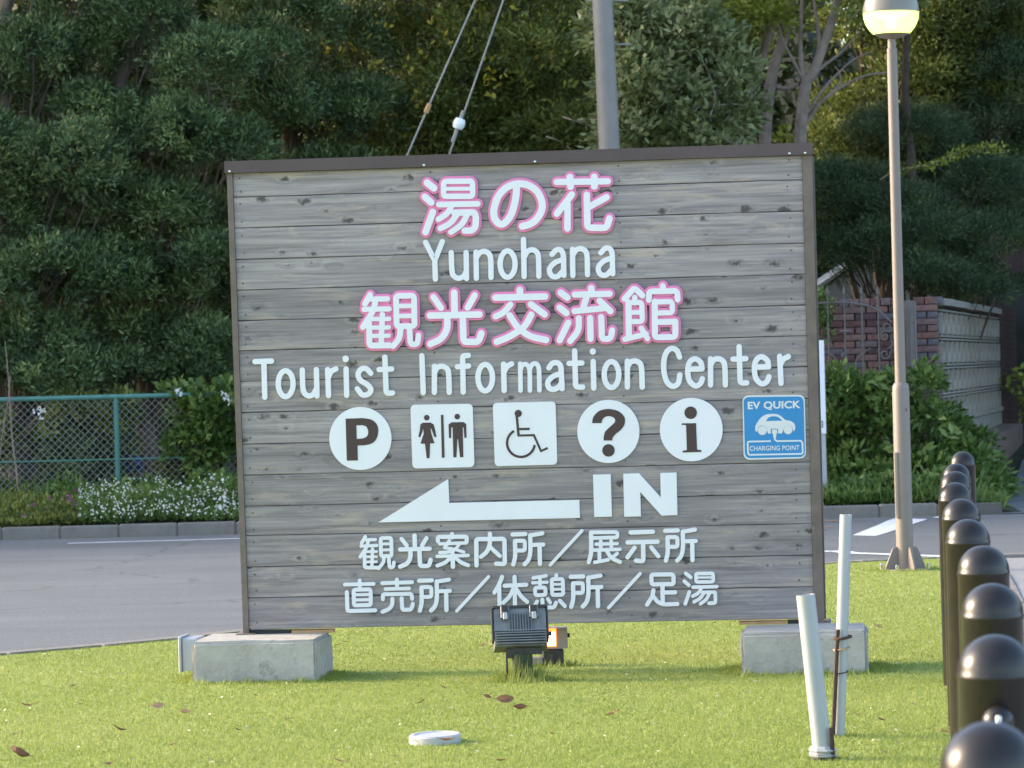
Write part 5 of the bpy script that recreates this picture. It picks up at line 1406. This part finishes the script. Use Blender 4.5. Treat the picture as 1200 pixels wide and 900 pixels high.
add_leaves(t_, b, [(621, 96, 8), (650, 76, 5), (668, 92, 8), (610, 78, 6), (690, 130, 6)], 40.0, 0, 0.09, 0.042, M['lime'], 'young_leaves', 10)
b = tbase(775, 38.6)
def dead_twigs(tb, rs):
    for pts in ([(660, 137), (690, 148), (706, 160), (720, 172)], [(672, 143), (700, 140), (720, 150)], [(640, 160), (655, 165), (668, 174)], [(826, 75), (838, 110), (835, 122), (860, 122), (873, 124)], [(838, 120), (832, 140), (845, 145), (856, 133)],
                [(795, 105), (808, 92), (822, 80), (826, 70)], [(838, 152), (858, 168), (872, 160)], [(780, 75), (790, 62), (805, 60), (812, 70)], [(815, 130), (828, 112), (845, 104), (855, 92)]):
        pp_ = [rel(x, y, 37.95 + 0.25 * math.sin(i_ * 0.7 + x), b) for i_, (x, y) in enumerate(cat(pts, 3))]
        tb.tube(pp_, [0.0085 - 0.006 * i_ / (len(pp_) - 1) for i_ in range(len(pp_))], 5)
tree('laurel_tree', 'pale broad-leaved shrubby tree right of the utility pole, over the sign', None, b, 4.6, 0.10,
     pads_px(b, [(755, 60, 55, 35), (770, 125, 60, 35, -.3), (740, 155, 45, 30, -.5), (800, 155, 45, 25, -.5), (725, 30, 40, 40), (815, 60, 50, 30), (850, 100, 45, 30), (745, 95, 45, 30, -.4), (790, 20, 50, 30), (850, 140, 40, 25), (780, 230, 100, 50)], 38.6, .5),
     620, 30, 0.17, 0.105, 0.046, M['laurel'], M['bark_pale'], seed=11, extra=dead_twigs, spread=0.9)

def path_tree(label, base_px, Y, stems, pads, clumps, mat, seed, bark='bark_pale', **kw):
    b = tbase(base_px, Y)
    def ex(tb, rs):
        for st, r0, r1 in stems:
            pts = [rel(x, y, Y + (dy_ if False else 0), b) for x, y in cat(st, 4)]
            n = len(pts); tb.tube(pts, [r0 + (r1 - r0) * i / (n - 1) for i in range(n)], 9)
    root = tag(empty('bare_branched_tree', b), label, 'tree', 'pale-trunked trees above the right half of the sign')
    tb = MB(); ex(tb, None); tb.build('trunk', M[bark], root, True)
    if pads: make_crown(pads_px(b, pads, Y, 0.8), clumps, 30, 0.2, 0.075, 0.036, M[mat], root, seed=seed)
    return root
path_tree('slim pale trunk leaning right, leftmost of three behind the sign capping', 868, 41.2, [([(868, 560), (872, 300), (873, 160), (884, 100), (901, 37), (912, -30), (930, -120)], 0.075, 0.034), ([(884, 100), (870, 60), (862, 20), (850, -40)], 0.04, 0.015)],
          [(850, -60, 60, 50), (930, -90, 60, 50), (840, 60, 45, 28), (860, 20, 40, 22)], 260, 'mixed', 12)
path_tree('pale grey sinuous trunk, the middle one of three above the sign capping', 900, 40.6, [([(893, 560), (896, 300), (897, 156), (906, 82), (919, 43), (926, 0), (940, -110)], 0.085, 0.045), ([(920, 45), (903, 20), (885, -20)], 0.04, 0.015), ([(905, 100), (922, 104), (936, 98)], 0.03, 0.02)],
          [(900, -40, 60, 45), (960, -80, 60, 50), (890, 15, 40, 22)], 240, 'lime', 13)
path_tree('pale many-branched trunk forking widely, beside the right corner of the sign', 940, 40.0,
          [([(934, 560), (936, 300), (938, 164), (944, 102), (953, 86), (966, 50), (978, 13), (990, -60)], 0.085, 0.038), ([(944, 108), (938, 60), (940, 0), (944, -60)], 0.032, 0.015), ([(947, 142), (960, 122), (978, 107), (1013, 89), (1056, 84)], 0.028, 0.008),
           ([(944, 96), (964, 78), (985, 62), (1003, 42)], 0.025, 0.008), ([(943, 96), (930, 72), (916, 44), (912, 20)], 0.024, 0.008), ([(946, 132), (962, 108), (980, 88), (1000, 70), (1022, 60)], 0.022, 0.007), ([(953, 88), (960, 50), (955, 10), (950, -40)], 0.028, 0.012), ([(978, 106), (985, 96), (983, 84), (978, 78)], 0.015, 0.006)],
          [(980, -50, 70, 45), (1030, -20, 60, 30), (940, -90, 60, 50)], 240, 'mixed', 14)

def pine(label, base_px, Y, pads, clumps, seed, h=6.5, r=0.09, mat='pine'):
    b = tbase(base_px, Y)
    return tree('pine_tree', label, 'dark layered pines at the right', b, h, r, pads_px(b, pads, Y, 0.9), clumps, 70, 0.15, 0.07, 0.010, M[mat], M['bark_dark'], seed=seed, up=0.9, shell=0.7, lk=0.4)
pine('dark layered pine spreading low behind the lamp post and the brick wall', 1050, 41.2, [(1000, 250, 60, 22, -.6), (1060, 245, 55, 18, -.4), (970, 300, 50, 25, -.2), (1030, 290, 60, 22, -.5), (1085, 268, 40, 14, -.7), (1075, 320, 50, 14, -.8), (1120, 335, 38, 12, -.6), (1100, 300, 50, 14, -.2), (960, 215, 45, 18),
      (1140, 280, 55, 25, .5), (1150, 220, 60, 30, .6), (1090, 200, 60, 22, .6), (1010, 215, 60, 16, .6), (1060, 160, 80, 28, .8), (1150, 340, 40, 18, .2), (985, 270, 50, 16)], 1900, 15)
pine('tall dark pine with gaps of light, at the far right edge', 1118, 42.6, [(1160, 160, 60, 40), (1190, 100, 60, 40), (1140, 90, 60, 40), (1180, 240, 50, 35), (1165, 268, 50, 28), (1215, 170, 45, 35), (1120, 140, 50, 30), (1120, 30, 70, 40), (1200, 20, 70, 45), (1160, -60, 90, 60)], 1300, 16, 8, 0.10)
b = tbase(1045, 42.6)
tree('broadleaf_tree', 'dark leafy tree whose crown spreads behind the lit lamp globe', None, b, 8, 0.13,
     pads_px(b, [(1090, 40, 70, 40), (1140, 20, 70, 40), (1060, 100, 60, 35), (1120, 100, 70, 32), (1180, 60, 60, 40), (1010, 20, 60, 30), (1000, 140, 60, 35), (1080, -50, 100, 60), (1190, 120, 50, 30), (1040, 170, 60, 30), (970, 190, 50, 40)], 42.6),
     1100, 34, 0.2, 0.075, 0.030, M['mixed'], M['bark'], seed=17)
# arching sprig of a shrub before the pines
b = tbase(1010, 39.4)
rt = tag(empty('arching_branch_shrub', b), 'long thin yellow-green branch arching across the dark pines right of the lamp post', 'shrub')
bp_ = cat([(985, 330), (1000, 250), (1040, 205), (1095, 192), (1125, 178), (1150, 174), (1172, 174)], 6)
q = MB(); pr_ = [rel(x, y, 39.3, b) for x, y in bp_]; q.tube([rel(1050, 340, 42.6, b), rel(1040, 240, 41.2, b)] + pr_[11:], [0.02, 0.014] + [0.011 - 0.008 * i / len(pr_) for i in range(len(pr_) - 11)], 5); q.build('stem', M['bark'], rt, True)
g = np.random.default_rng(20); idx = g.integers(13, len(pr_), 420); P = np.array(pr_)[idx] + g.normal(size=(420, 3)) * [0.05, .05, .025]
link('leaves', leaf_mesh('leaves', P, g.normal(size=(420, 3)) + [0.6, 0, 0.1], 0.06, 0.022, g.random(420), M['lime']), rt)

# ------------------------------------------------------------------ far wood, one mass
def wood_cloud(name, n, xr, zr, yr, L, W, mat, seed, fil=None):
    g = np.random.default_rng(seed)
    nc = n // 40
    cx = g.uniform(*xr, nc); cz = g.uniform(*zr, nc); cy = g.uniform(*yr, nc)
    c = np.stack([cx, cy, cz], 1); ct = g.random(nc)
    P = np.repeat(c, 40, 0) + g.normal(size=(nc * 40, 3)) * [0.45, 0.4, 0.32]
    T = np.clip(np.repeat(ct, 40) * 0.6 + g.random(nc * 40) * 0.4, 0, 1)
    if fil is not None:
        k = fil(P); P = P[k]; T = T[k]
    D = g.normal(size=P.shape) + [0, -.5, .2]
    return tag(link(name, leaf_mesh(name, P, D, L * (0.6 + .8 * g.random(len(P))), W * (0.6 + .8 * g.random(len(P))), T, mat)), kind='stuff')
def keep(P):
    px = 600 + 4200 * P[:, 0] / P[:, 1]
    return ~((px > 1160) & (P[:, 2] < 3.0) & (px < 1300)) & ~((px > 1160) & (px < 1185) & (P[:, 2] < 3.8))
wood_cloud('far_wood', 110000, (-17, 15), (-0.2, 9.5), (47.5, 50.5), 0.20, 0.085, M['wood'], 30, keep)
wood_cloud('far_wood', 46000, (-34, 30), (0, 15), (52, 58), 0.52, 0.26, M['wood'], 31, keep)
wood_cloud('unseen_side_wood', 30000, (-34, -8.5), (0, 9), (37, 46), 0.34, 0.14, M['wood'], 32)  # out-of-view wood at left, added to keep the low sun off the trees
wood_cloud('unseen_side_wood', 16000, (11, 26), (0, 8), (40, 48), 0.34, 0.14, M['wood'], 33)
# yellow-green foliage glimpsed through the trees, its sunlight put into the leaf colour
def glimpse(spots, Y, mat, name, seed, k=60, rad=0.16):
    g = np.random.default_rng(seed)
    P = np.concatenate([np.array(at(x, y, Y + g.uniform(-1, 1))) + g.normal(size=(int(k * s), 3)) * rad * s for x, y, s in spots])
    return tag(link(name, leaf_mesh(name, P, g.normal(size=P.shape), 0.13, 0.06, g.random(len(P)) * .8 + .2, mat)), kind='stuff')
glimpse([(640, 42, 1.6), (672, 50, 2.0), (440, 20, 1.3), (520, 30, 1.3), (545, 70, 1.2), (715, 10, 1.3), (820, 35, 1.6), (1075, 60, .9), (1100, 25, 1.0), (680, 30, 1.2), (655, 52, 1), (862, 20, 1.6), (880, 10, 1.5), (895, 22, 1.2), (876, 38, 1), (900, 5, 1.2), (885, 60, 1), (862, 3, 1.3), (965, 175, 1), (1010, 165, .9), (1190, 190, 1), (1195, 225, .7), (1150, 235, .6), (1180, 262, .7), (1195, 275, .8), (920, 160, .7),
         (1197, 448, 0.8), (1194, 475, 0.8), (1185, 205, .6), (690, 20, .9), (600, 15, .6)], 46.3, M['lime'], 'sun_tinted_foliage', 40)

# ------------------------------------------------------------------ shrubs, creepers, flower beds
def bush(name, label, cat_, px, Y, pads, clumps, per, cr, L, W, mat, seed, group=None, ry=0.4, stem=True, **kw):
    b = tbase(px, Y)
    root = tag(empty(name, b), label, cat_, group)
    pp = pads_px(b, pads, Y, ry)
    make_crown(pp, clumps, per, cr, L, W, mat, root, 'foliage', seed=seed, **kw)
    if stem:
        rs = random.Random(seed); q = MB()
        for p in pp:
            for k in range(3): limb(q, (rs.uniform(-.08, .08), 0, -0.03), (p[0] + rs.uniform(-.5, .5) * p[3], p[1], p[2] + rs.uniform(-.2, .7) * p[5]), 0.012, 0.004, 0.12, 5, 5, rs)
        q.build('stems', M['bark'], root, True)
    return root
bush('climbing_vine', 'leafy creeper smothering the right end of the chain-link fence', 'creeper', 250, 36.35, [(255, 480, 42, 28), (235, 520, 35, 30), (272, 540, 30, 40), (262, 585, 40, 24, -.3), (225, 470, 22, 10), (220, 590, 25, 12, -.3)], 240, 22, 0.11, 0.085, 0.055, M['shrub'], 50, ry=0.16)
bush('garden_shrub', 'dark green bush behind the fence right of its trunk', 'shrub', 120, 36.85, [(110, 540, 36, 28), (84, 520, 28, 28), (130, 592, 30, 16), (78, 570, 28, 20)], 200, 36, 0.13, 0.085, 0.026, M['yew'], 51, 'bushes seen through the fence')
bush('garden_shrub', 'loose yellow-green bush at the left frame edge behind the fence', 'shrub', 5, 36.85, [(-2, 530, 14, 40), (-4, 585, 18, 16), (-8, 500, 14, 20)], 90, 20, 0.12, 0.085, 0.04, M['mixed'], 52, 'bushes seen through the fence')
bush('garden_shrub', 'broad-leaved bush seen through the mesh between fence post and creeper', 'shrub', 175, 36.85, [(140, 505, 20, 22), (212, 555, 20, 26), (150, 592, 20, 12), (212, 500, 16, 20), (142, 474, 18, 9), (196, 590, 20, 14)], 150, 20, 0.13, 0.085, 0.045, M['mixed'], 53, 'bushes seen through the fence')
bush('garden_shrub', 'tangle of leaves behind the left bay of the chain-link fence', 'shrub', 90, 36.85, [(85, 480, 30, 12), (115, 490, 30, 14), (66, 520, 16, 26), (90, 592, 40, 12)], 120, 22, 0.13, 0.08, 0.035, M['mixed'], 54, 'bushes seen through the fence')
tp = at(142, 537, 37.9); q = MB()
rs = random.Random(2); q.lathe([(0.16, 0), (0.19, 0.08), (0.17, 0.2), (0.12, 0.27), (0.0001, 0.3)], (0, 0, 0), 9); q.v = [(x * 1.2 + rs.uniform(-.02, .02), y * .6 + rs.uniform(-.02, .02), z + rs.uniform(-.02, .02)) for x, y, z in q.v]
tag(q.build('tarp_bundle', M['tarp'], None, False, loc=(tp.x, 37.9, tp.z - 0.15)), 'dark blue tarp bundle glimpsed through the fence beside the green post', 'tarp')
tb0 = at(142, 600, 37.9); q = MB(); q.box((0, 0, 0), (0.42, 0.3, tp.z - 0.15)); tag(q.build('crate', M['plinth'], None, loc=(tp.x, 37.9, (tp.z - 0.15) / 2)), 'dark crate under the blue tarp bundle behind the fence', 'crate')
# thin bare stem against the fence at the left
sp = at(22, 610, 36.0); rt = tag(empty('bare_sapling', (sp.x, 36.0, 0.02)), 'thin tan bare stem leaning on the fence near the left frame edge', 'sapling')
q = MB(); q.tube([(rel(x, y, 36.0, (sp.x, 36.0, 0.02))) for x, y in cat([(23, 612), (20, 560), (15, 520), (12, 480), (10, 445), (6, 400)], 3)], [0.010 - 0.0004 * i for i in range(16)], 6); q.build('stem', M['bark_pale'], rt, True)
q = MB(); q.tube([(rel(x, y, 36.05, (sp.x, 36.0, 0.02))) for x, y in cat([(0, 535), (4, 500), (10, 465), (12, 440)], 3)], 0.006, 6); q.build('branch', M['bark_pale'], rt, True)

def bed(name, px0, px1, py0, py1, Y0, Y1, n, L, W, mat, seed, tall=None, z0=0.02, dirs=(0, -.1, .9), dome=True):
    """loose low foliage filling a strip of ground; height follows a bumpy profile"""
    g = np.random.default_rng(seed)
    Y = g.uniform(Y0, Y1, n); px = g.uniform(px0, px1, n); X = (px - 600) / 4200 * Y
    H = tall * (0.66 + 0.34 * np.sin(X * 5.1 + seed) * np.cos(Y * 4.3 + X * 2.2) + 0.16 * g.normal(size=n))
    edge = np.clip((Y - Y0) / 0.28, 0.35, 1) if dome else 1
    Z = z0 + np.array([terr(a, b_) if b_ > 34.45 else 0.0 for a, b_ in zip(X, Y)]) * 1.0 + np.abs(H) * edge * (g.random(n) ** 0.55)
    P = np.stack([X, Y, Z], 1); D = g.normal(size=P.shape) * .7 + np.array(dirs)
    patch = 0.5 + 0.5 * np.sin(X * 3.3 + seed * 1.7) * np.sin(Y * 5 + X * 1.3)
    T = np.clip(0.35 * patch + 0.65 * g.random(n), 0, 1)
    return tag(link(name, leaf_mesh(name, P, D, L * (0.6 + .8 * g.random(n)), W * (0.6 + .8 * g.random(n)), T, mat)), kind='stuff')
bed('white_flower_foliage', 88, 300, 0, 0, 34.50, 35.6, 15000, 0.055, 0.016, M['shrub'], 60, 0.34)
bed('purple_flower_foliage', -60, 92, 0, 0, 34.50, 35.6, 9000, 0.055, 0.018, M['mixed'], 61, 0.27)
bed('bed_foliage', -60, 300, 0, 0, 35.5, 36.9, 11000, 0.09, 0.03, M['shrub'], 62, 0.36)
bed('bed_foliage', 300, 955, 0, 0, 34.55, 36.6, 9000, 0.09, 0.03, M['shrub'], 63, 0.35)
def blooms(name, px0, px1, n, size, mat, seed, hz_, spots=None):
    g = np.random.default_rng(seed)
    Y = 34.44 + 1.1 * g.random(n) ** 1.8; 
    nc = n // 7; cpx = g.uniform(px0, px1, nc); ii = g.integers(0, nc, n)
    px = cpx[ii] + g.normal(size=n) * 7; k = (px > px0) & (px < px1)
    X = (px - 600) / 4200 * Y
    Z = 0.05 + hz_ * np.clip(0.35 + (Y - 34.42) / 0.4, 0.2, 1.08) * (0.30 + .62 * g.random(n) ** .7 + 0.12 * np.sin(px * 0.11) * g.random(n) + 0.10 * g.normal(size=n).clip(-.5, 1.4))
    C = np.stack([X, Y, Z], 1)[k]; m_ = len(C)
    P = np.repeat(C, 5, 0); a = np.tile(np.arange(5) * 2 * math.pi / 5, m_) + np.repeat(g.random(m_) * 6, 5)
    D = np.stack([np.cos(a), np.full_like(a, -.35), np.sin(a)], 1)
    return tag(link(name, leaf_mesh(name, P, D, size, size * 0.95, g.random(len(P)), mat)), kind='stuff')
blooms('white_flowers', 88, 300, 700, 0.0105, M['petal_w'], 64, 0.37)
blooms('white_flowers', 215, 282, 22, 0.020, M['petal_w'], 66, 0.37)
g = np.random.default_rng(67)
C = np.concatenate([np.array(at(x, y, 36.0)) + g.normal(size=(5, 3)) * .03 for x, y in ((262, 462), (266, 467), (47, 478), (50, 484), (208, 455))]); P = np.repeat(C, 4, 0)
tag(link('vine_flowers', leaf_mesh('vine_flowers', P, g.normal(size=P.shape) + [0, -.6, 0], 0.03, 0.022, g.random(len(P)), M['petal_w'])), kind='stuff')
blooms('purple_flowers', -60, 88, 34, 0.018, M['petal_p'], 65, 0.28)

# right-hand greenery before the wall
bush('leafy_shrub', 'bright green bush before the iron gate, left of the lamp post', 'shrub', 1010, 36.0, [(1000, 470, 36, 30), (975, 500, 25, 50), (1030, 500, 35, 40), (1000, 560, 50, 25, -.3), (1035, 455, 22, 18), (960, 455, 20, 20), (970, 585, 30, 12, -.6)], 240, 24, 0.12, 0.10, 0.048, M['shrub'], 70, 'green shrubs before the wall', ry=0.35)
bush('leafy_shrub', 'bright green bush right of the lamp post at the foot of the brick pier', 'shrub', 1100, 36.1, [(1090, 500, 30, 25), (1085, 560, 35, 30, -.3), (1120, 545, 35, 25), (1110, 590, 40, 14, -.6), (1140, 570, 28, 18), (1085, 455, 10, 30)], 205, 24, 0.12, 0.10, 0.048, M['shrub'], 71, 'green shrubs before the wall', ry=0.35)
bush('leafy_shrub', 'low green bush behind the farthest bollards below the block wall', 'shrub', 1150, 36.8, [(1150, 560, 28, 22), (1165, 575, 20, 14), (1135, 530, 30, 20, .6), (1112, 505, 24, 16, .4)], 130, 22, 0.12, 0.09, 0.04, M['shrub'], 72, 'green shrubs before the wall', ry=0.3)
bush('leafy_shrub', 'sprig of creeper hanging over the left end of the brick wall', 'shrub', 950, 36.75, [(960, 365, 14, 16), (957, 385, 14, 16), (955, 348, 12, 8)], 40, 16, 0.08, 0.06, 0.03, M['shrub'], 73, None, ry=0.12)
bed('verge_grass', 955, 1110, 0, 0, 34.47, 35.2, 3600, 0.12, 0.012, M['shrub'], 74, 0.09, dirs=(0, -.2, 1.2))
bed('verge_foliage', 955, 1110, 0, 0, 34.50, 35.5, 5200, 0.09, 0.034, M['shrub'], 77, 0.26)
bed('verge_grass', 1105, 1172, 0, 0, 34.6, 38.5, 7000, 0.13, 0.014, M['shrub'], 75, 0.10, dirs=(0, -.1, 1.2), z0=0.0)
# scattered big pale leaves
g = np.random.default_rng(76)
sp_ = [(1018, 452), (1030, 447), (1040, 460), (1012, 465), (1090, 490), (1100, 497), (1118, 508), (987, 546), (1085, 522), (1110, 520), (1036, 523), (1125, 512), (1072, 553), (1050, 470), (990, 455), (1060, 590)]
P = np.concatenate([np.array(at(x, y, 35.5)) + g.normal(size=(3, 3)) * .035 for x, y in sp_])
tag(link('large_leaves', leaf_mesh('large_leaves', P, g.normal(size=P.shape) * .6 + [.8, -.3, 0], 0.15, 0.06, g.random(len(P)) * .5 + .5, M['shrub'])), kind='stuff')

# ------------------------------------------------------------------ lawn grass
def grass(name, X, Y, H, W, tint, seed, z=0.0, splay=0.95):
    g = np.random.default_rng(seed); n = len(X)
    a = g.uniform(0, 2 * math.pi, n); ln = np.abs(g.normal(size=n)) * splay
    b_ = g.uniform(0, 2 * math.pi, n)
    V = np.empty((n, 3, 3)); sx = np.cos(b_) * W / 2; sy = np.sin(b_) * W / 2
    V[:, 0] = np.stack([X - sx, Y - sy, np.full(n, z)], 1); V[:, 1] = np.stack([X + sx, Y + sy, np.full(n, z)], 1)
    V[:, 2] = np.stack([X + np.cos(a) * ln * H, Y + np.sin(a) * ln * H, z + H / np.sqrt(1 + ln ** 2)], 1)
    me = bpy.data.meshes.new(name)
    me.vertices.add(n * 3); me.vertices.foreach_set('co', V.ravel())
    me.loops.add(n * 3); me.loops.foreach_set('vertex_index', np.arange(n * 3, dtype=np.int32))
    me.polygons.add(n); me.polygons.foreach_set('loop_start', np.arange(0, n * 3, 3, dtype=np.int32))
    me.attributes.new('tint', 'FLOAT', 'FACE').data.foreach_set('value', np.clip(tint, 0, 1).astype(np.float32))
    me.materials.append(M['grass']); me.update(calc_edges=True)
    return tag(link(name, me), kind='stuff')
ex = np.array([p[0] for p in LAWN_EDGE]); ey = np.array([p[1] for p in LAWN_EDGE])
rx_ = np.array([0.2, 0.55] + BX + [3.0, 3.05]); ryy = np.array([-6, 3.0] + BZ + [23.5, 25.4])
def on_lawn(X, Y): return (Y < np.interp(X, ex, ey) - 0.05) & (X < np.interp(Y, ryy, rx_ + 0.14)) & (X < 3.0)
def patchy(X, Y):
    v = 0
    for i, (a, b_, c) in enumerate(((1.3, .7, .3), (-2.1, 1.9, 1.7), (3.7, 2.9, 4.1), (5.3, -6.1, 2.2), (9.7, 7.3, 5.0))): v = v + np.sin(a * X + b_ * Y + c) * (1.0, .8, .6, .5, .4)[i]
    return v / 3.3
n = 520000
Y = 11.8 + 14.0 * rng.random(n) ** 1.25
X = rng.uniform(-0.17, 0.15, n) * Y
k = on_lawn(X, Y) & (np.abs(X) < 6)
X, Y = X[k], Y[k]
pt_ = patchy(X, Y)
tn = 0.45 + 0.30 * pt_ + 0.13 * rng.normal(size=len(X))
H = 0.0135 * (0.6 + 0.8 * rng.random(len(X))) * (1 + 0.25 * pt_)
grass('lawn_grass', X, Y, H, 0.0042 * (0.6 + .8 * rng.random(len(X))), tn, 80)
n = 60000; Y = rng.uniform(2.0, 11.8, n); X = rng.uniform(-3.5, 1.2, n); k = on_lawn(X, Y); X, Y = X[k], Y[k]
grass('lawn_grass', X, Y, 0.024 * (0.6 + .8 * rng.random(len(X))), 0.006, 0.45 + 0.2 * patchy(X, Y) + 0.2 * rng.normal(size=len(X)), 81)
def ring_tufts(name, cx, cy, hw, hd, ang, n, h, seed, out=0.05):
    g = np.random.default_rng(seed); t = g.random(n) * 4; s = t.astype(int); f = (t - s) * 2 - 1; d = np.abs(g.normal(size=n)) * out
    x = np.choose(s, [f * hw, f * hw, -hw - d, hw + d]); y = np.choose(s, [-hd - d, hd + d, f * hd, f * hd])
    X = cx + x * math.cos(ang) - y * math.sin(ang); Y = cy + x * math.sin(ang) + y * math.cos(ang)
    clump = 0.5 + 0.5 * np.sin(t * 9.0 + seed) * np.sin(t * 23.0)
    return grass(name, X, Y, h * (0.35 + 0.9 * clump * g.random(n)), 0.005, 0.2 + 0.5 * g.random(n), seed, 0.0, 0.35)
ring_tufts('edge_grass', FLc.x, FLc.y, 0.295, 0.255, -SYAW, 2000, 0.032, 82)
ring_tufts('edge_grass', FRc.x, FRc.y, 0.29, 0.255, -SYAW, 2000, 0.038, 83)
ring_tufts('post_grass', F1.x, F1.y, 0.05, 0.05, 0, 420, 0.125, 84, 0.03)
ring_tufts('post_grass', F1.x + 0.01, F1.y - 0.02, 0.09, 0.06, 0, 500, 0.05, 88, 0.04)
ring_tufts('post_grass', F2.x, F2.y, 0.06, 0.05, 0, 300, 0.05, 85, 0.03)
ring_tufts('post_grass', lb.x, lb.y, 0.16, 0.14, 0.3, 500, 0.04, 86, 0.04)
ring_tufts('post_grass', b2.x, b2.y, 0.03, 0.03, 0.3, 200, 0.03, 87, 0.02)
# clover specks and clippings
g = np.random.default_rng(90); n = 900; Y = g.uniform(12, 25, n); X = g.uniform(-.16, .13, n) * Y; k = on_lawn(X, Y); P = np.stack([X[k], Y[k], np.full(k.sum(), 0.02)], 1)
tag(link('dry_clippings', leaf_mesh('dry_clippings', P, g.normal(size=P.shape) * [1, 1, .25], 0.022, 0.007, g.random(len(P)), leaf_mat('dry_clipping', (0.25, 0.22, 0.12), (0.40, 0.38, 0.24), (0.55, 0.55, 0.42), .2))), kind='stuff')

# ------------------------------------------------------------------ fallen leaves
LV = [(86, 805, 9, 'small reddish leaf on the lawn below the left road kerb'), (32, 828, 15, 'brown curled leaf on the lawn near the left frame edge'), (94, 826, 8, 'small orange-brown leaf just right of a curled one at far left'),
 (185, 830, 15, 'tan upright leaf on the lawn left of the wide concrete block'), (217, 837, 12, 'flat brown leaf just right of the tan upright one'), (140, 856, 15, 'dark flat leaf on the lawn in the lower left'), (19, 861, 11, 'tan leaf at the left edge above the biggest dark leaf'),
 (21, 886, 26, 'biggest dark brown leaf, in the bottom left corner'), (128, 897, 14, 'brown leaf cut by the bottom frame edge at left'), (203, 874, 9, 'small red-brown leaf alone in the lower left lawn'), (278, 856, 9, 'small dark leaf on the lawn below the left concrete block'),
 (337, 844, 11, 'pale dry leaf below the right corner of the left concrete block'), (396, 893, 17, 'pale tan leaf at the bottom edge left of the white cap'), (396, 757, 9, 'small brown leaf right beside the left concrete block'), (299, 816, 8, 'tiny brown leaf just before the left concrete block'),
 (591, 823, 22, 'large upright brown leaf below the ribbed floodlight'), (610, 832, 16, 'dark flat leaf just right of the large upright brown one'), (571, 819, 10, 'small pinkish leaf left of the large upright brown one'), (520, 807, 9, 'small brown leaf left of the floodlight post'),
 (494, 824, 12, 'dark flat leaf above the white drain cap'), (718, 838, 16, 'reddish-pink leaf on the open lawn right of the floodlights'), (524, 869, 20, 'brown leaf lying against the white drain cap'), (587, 893, 13, 'grey-pink leaf at the bottom edge right of the white cap'),
 (647, 861, 9, 'small brown leaf alone right of the white drain cap'), (568, 757, 12, 'pale brown leaf left of the ribbed floodlight head'), (580, 758, 8, 'small red leaf touching the ribbed floodlight on its left'), (1003, 838, 13, 'pale orange leaf just right of the taller pipe'),
 (1033, 845, 12, 'orange-brown leaf between the taller pipe and the bollards'), (1106, 859, 14, 'tan leaf at the foot of the bollard row'), (1037, 883, 11, 'pale leaf at the bottom right of the lawn by the pipes'), (1030, 736, 12, 'pale leaf right of the right concrete block'), (1072, 827, 9, 'small pale leaf left of the bollards')]
for i, (px, py, s_, lab) in enumerate(LV):
    rs = random.Random(100 + i)
    p = ground(px, py, 0.02); L_ = s_ * p.y / 4200
    up = 'upright' in lab or s_ > 20
    q = MB(); nseg = 6; w = L_ * (0.42 if not up else 0.5)
    vs = []
    for j in range(nseg + 1):
        t = j / nseg; ww = w * math.sin(math.pi * (t * 0.92 + 0.04)) ** 0.8 * 0.5
        curl = L_ * 0.22 * (t - 0.5) ** 2 * 3
        for side in (-1, 0, 1): vs.append(((t - .5) * L_, side * ww, curl + abs(side) * ww * 0.55 + rs.uniform(-.03, .03) * L_))
    q.add(vs, [(j * 3 + a, j * 3 + a + 1, j * 3 + a + 4, j * 3 + a + 3) for j in range(nseg) for a in (0, 1)])
    q.tube([(-L_ * .5, 0, L_ * .15), (-L_ * .68, 0, L_ * .22)], L_ * 0.02, 4)
    me = q.mesh('fallen_leaf', M['dead'])
    at_ = me.attributes.new('tint', 'FLOAT', 'FACE')
    v = 0.9 if ('pale' in lab or 'tan' in lab) else (0.1 if 'dark' in lab else 0.5)
    at_.data.foreach_set('value', [v] * len(me.polygons))
    o = link('fallen_leaf', me, None, (p.x, p.y, 0.024 if not up else 0.03))
    o.rotation_euler = (math.radians(60 if up else rs.uniform(-15, 25)), math.radians(rs.uniform(-25, 25)), rs.uniform(-0.5, 0.5) + (math.pi if rs.random() < .5 else 0))
    tag(o, lab, 'leaf', 'fallen leaves on the lawn')
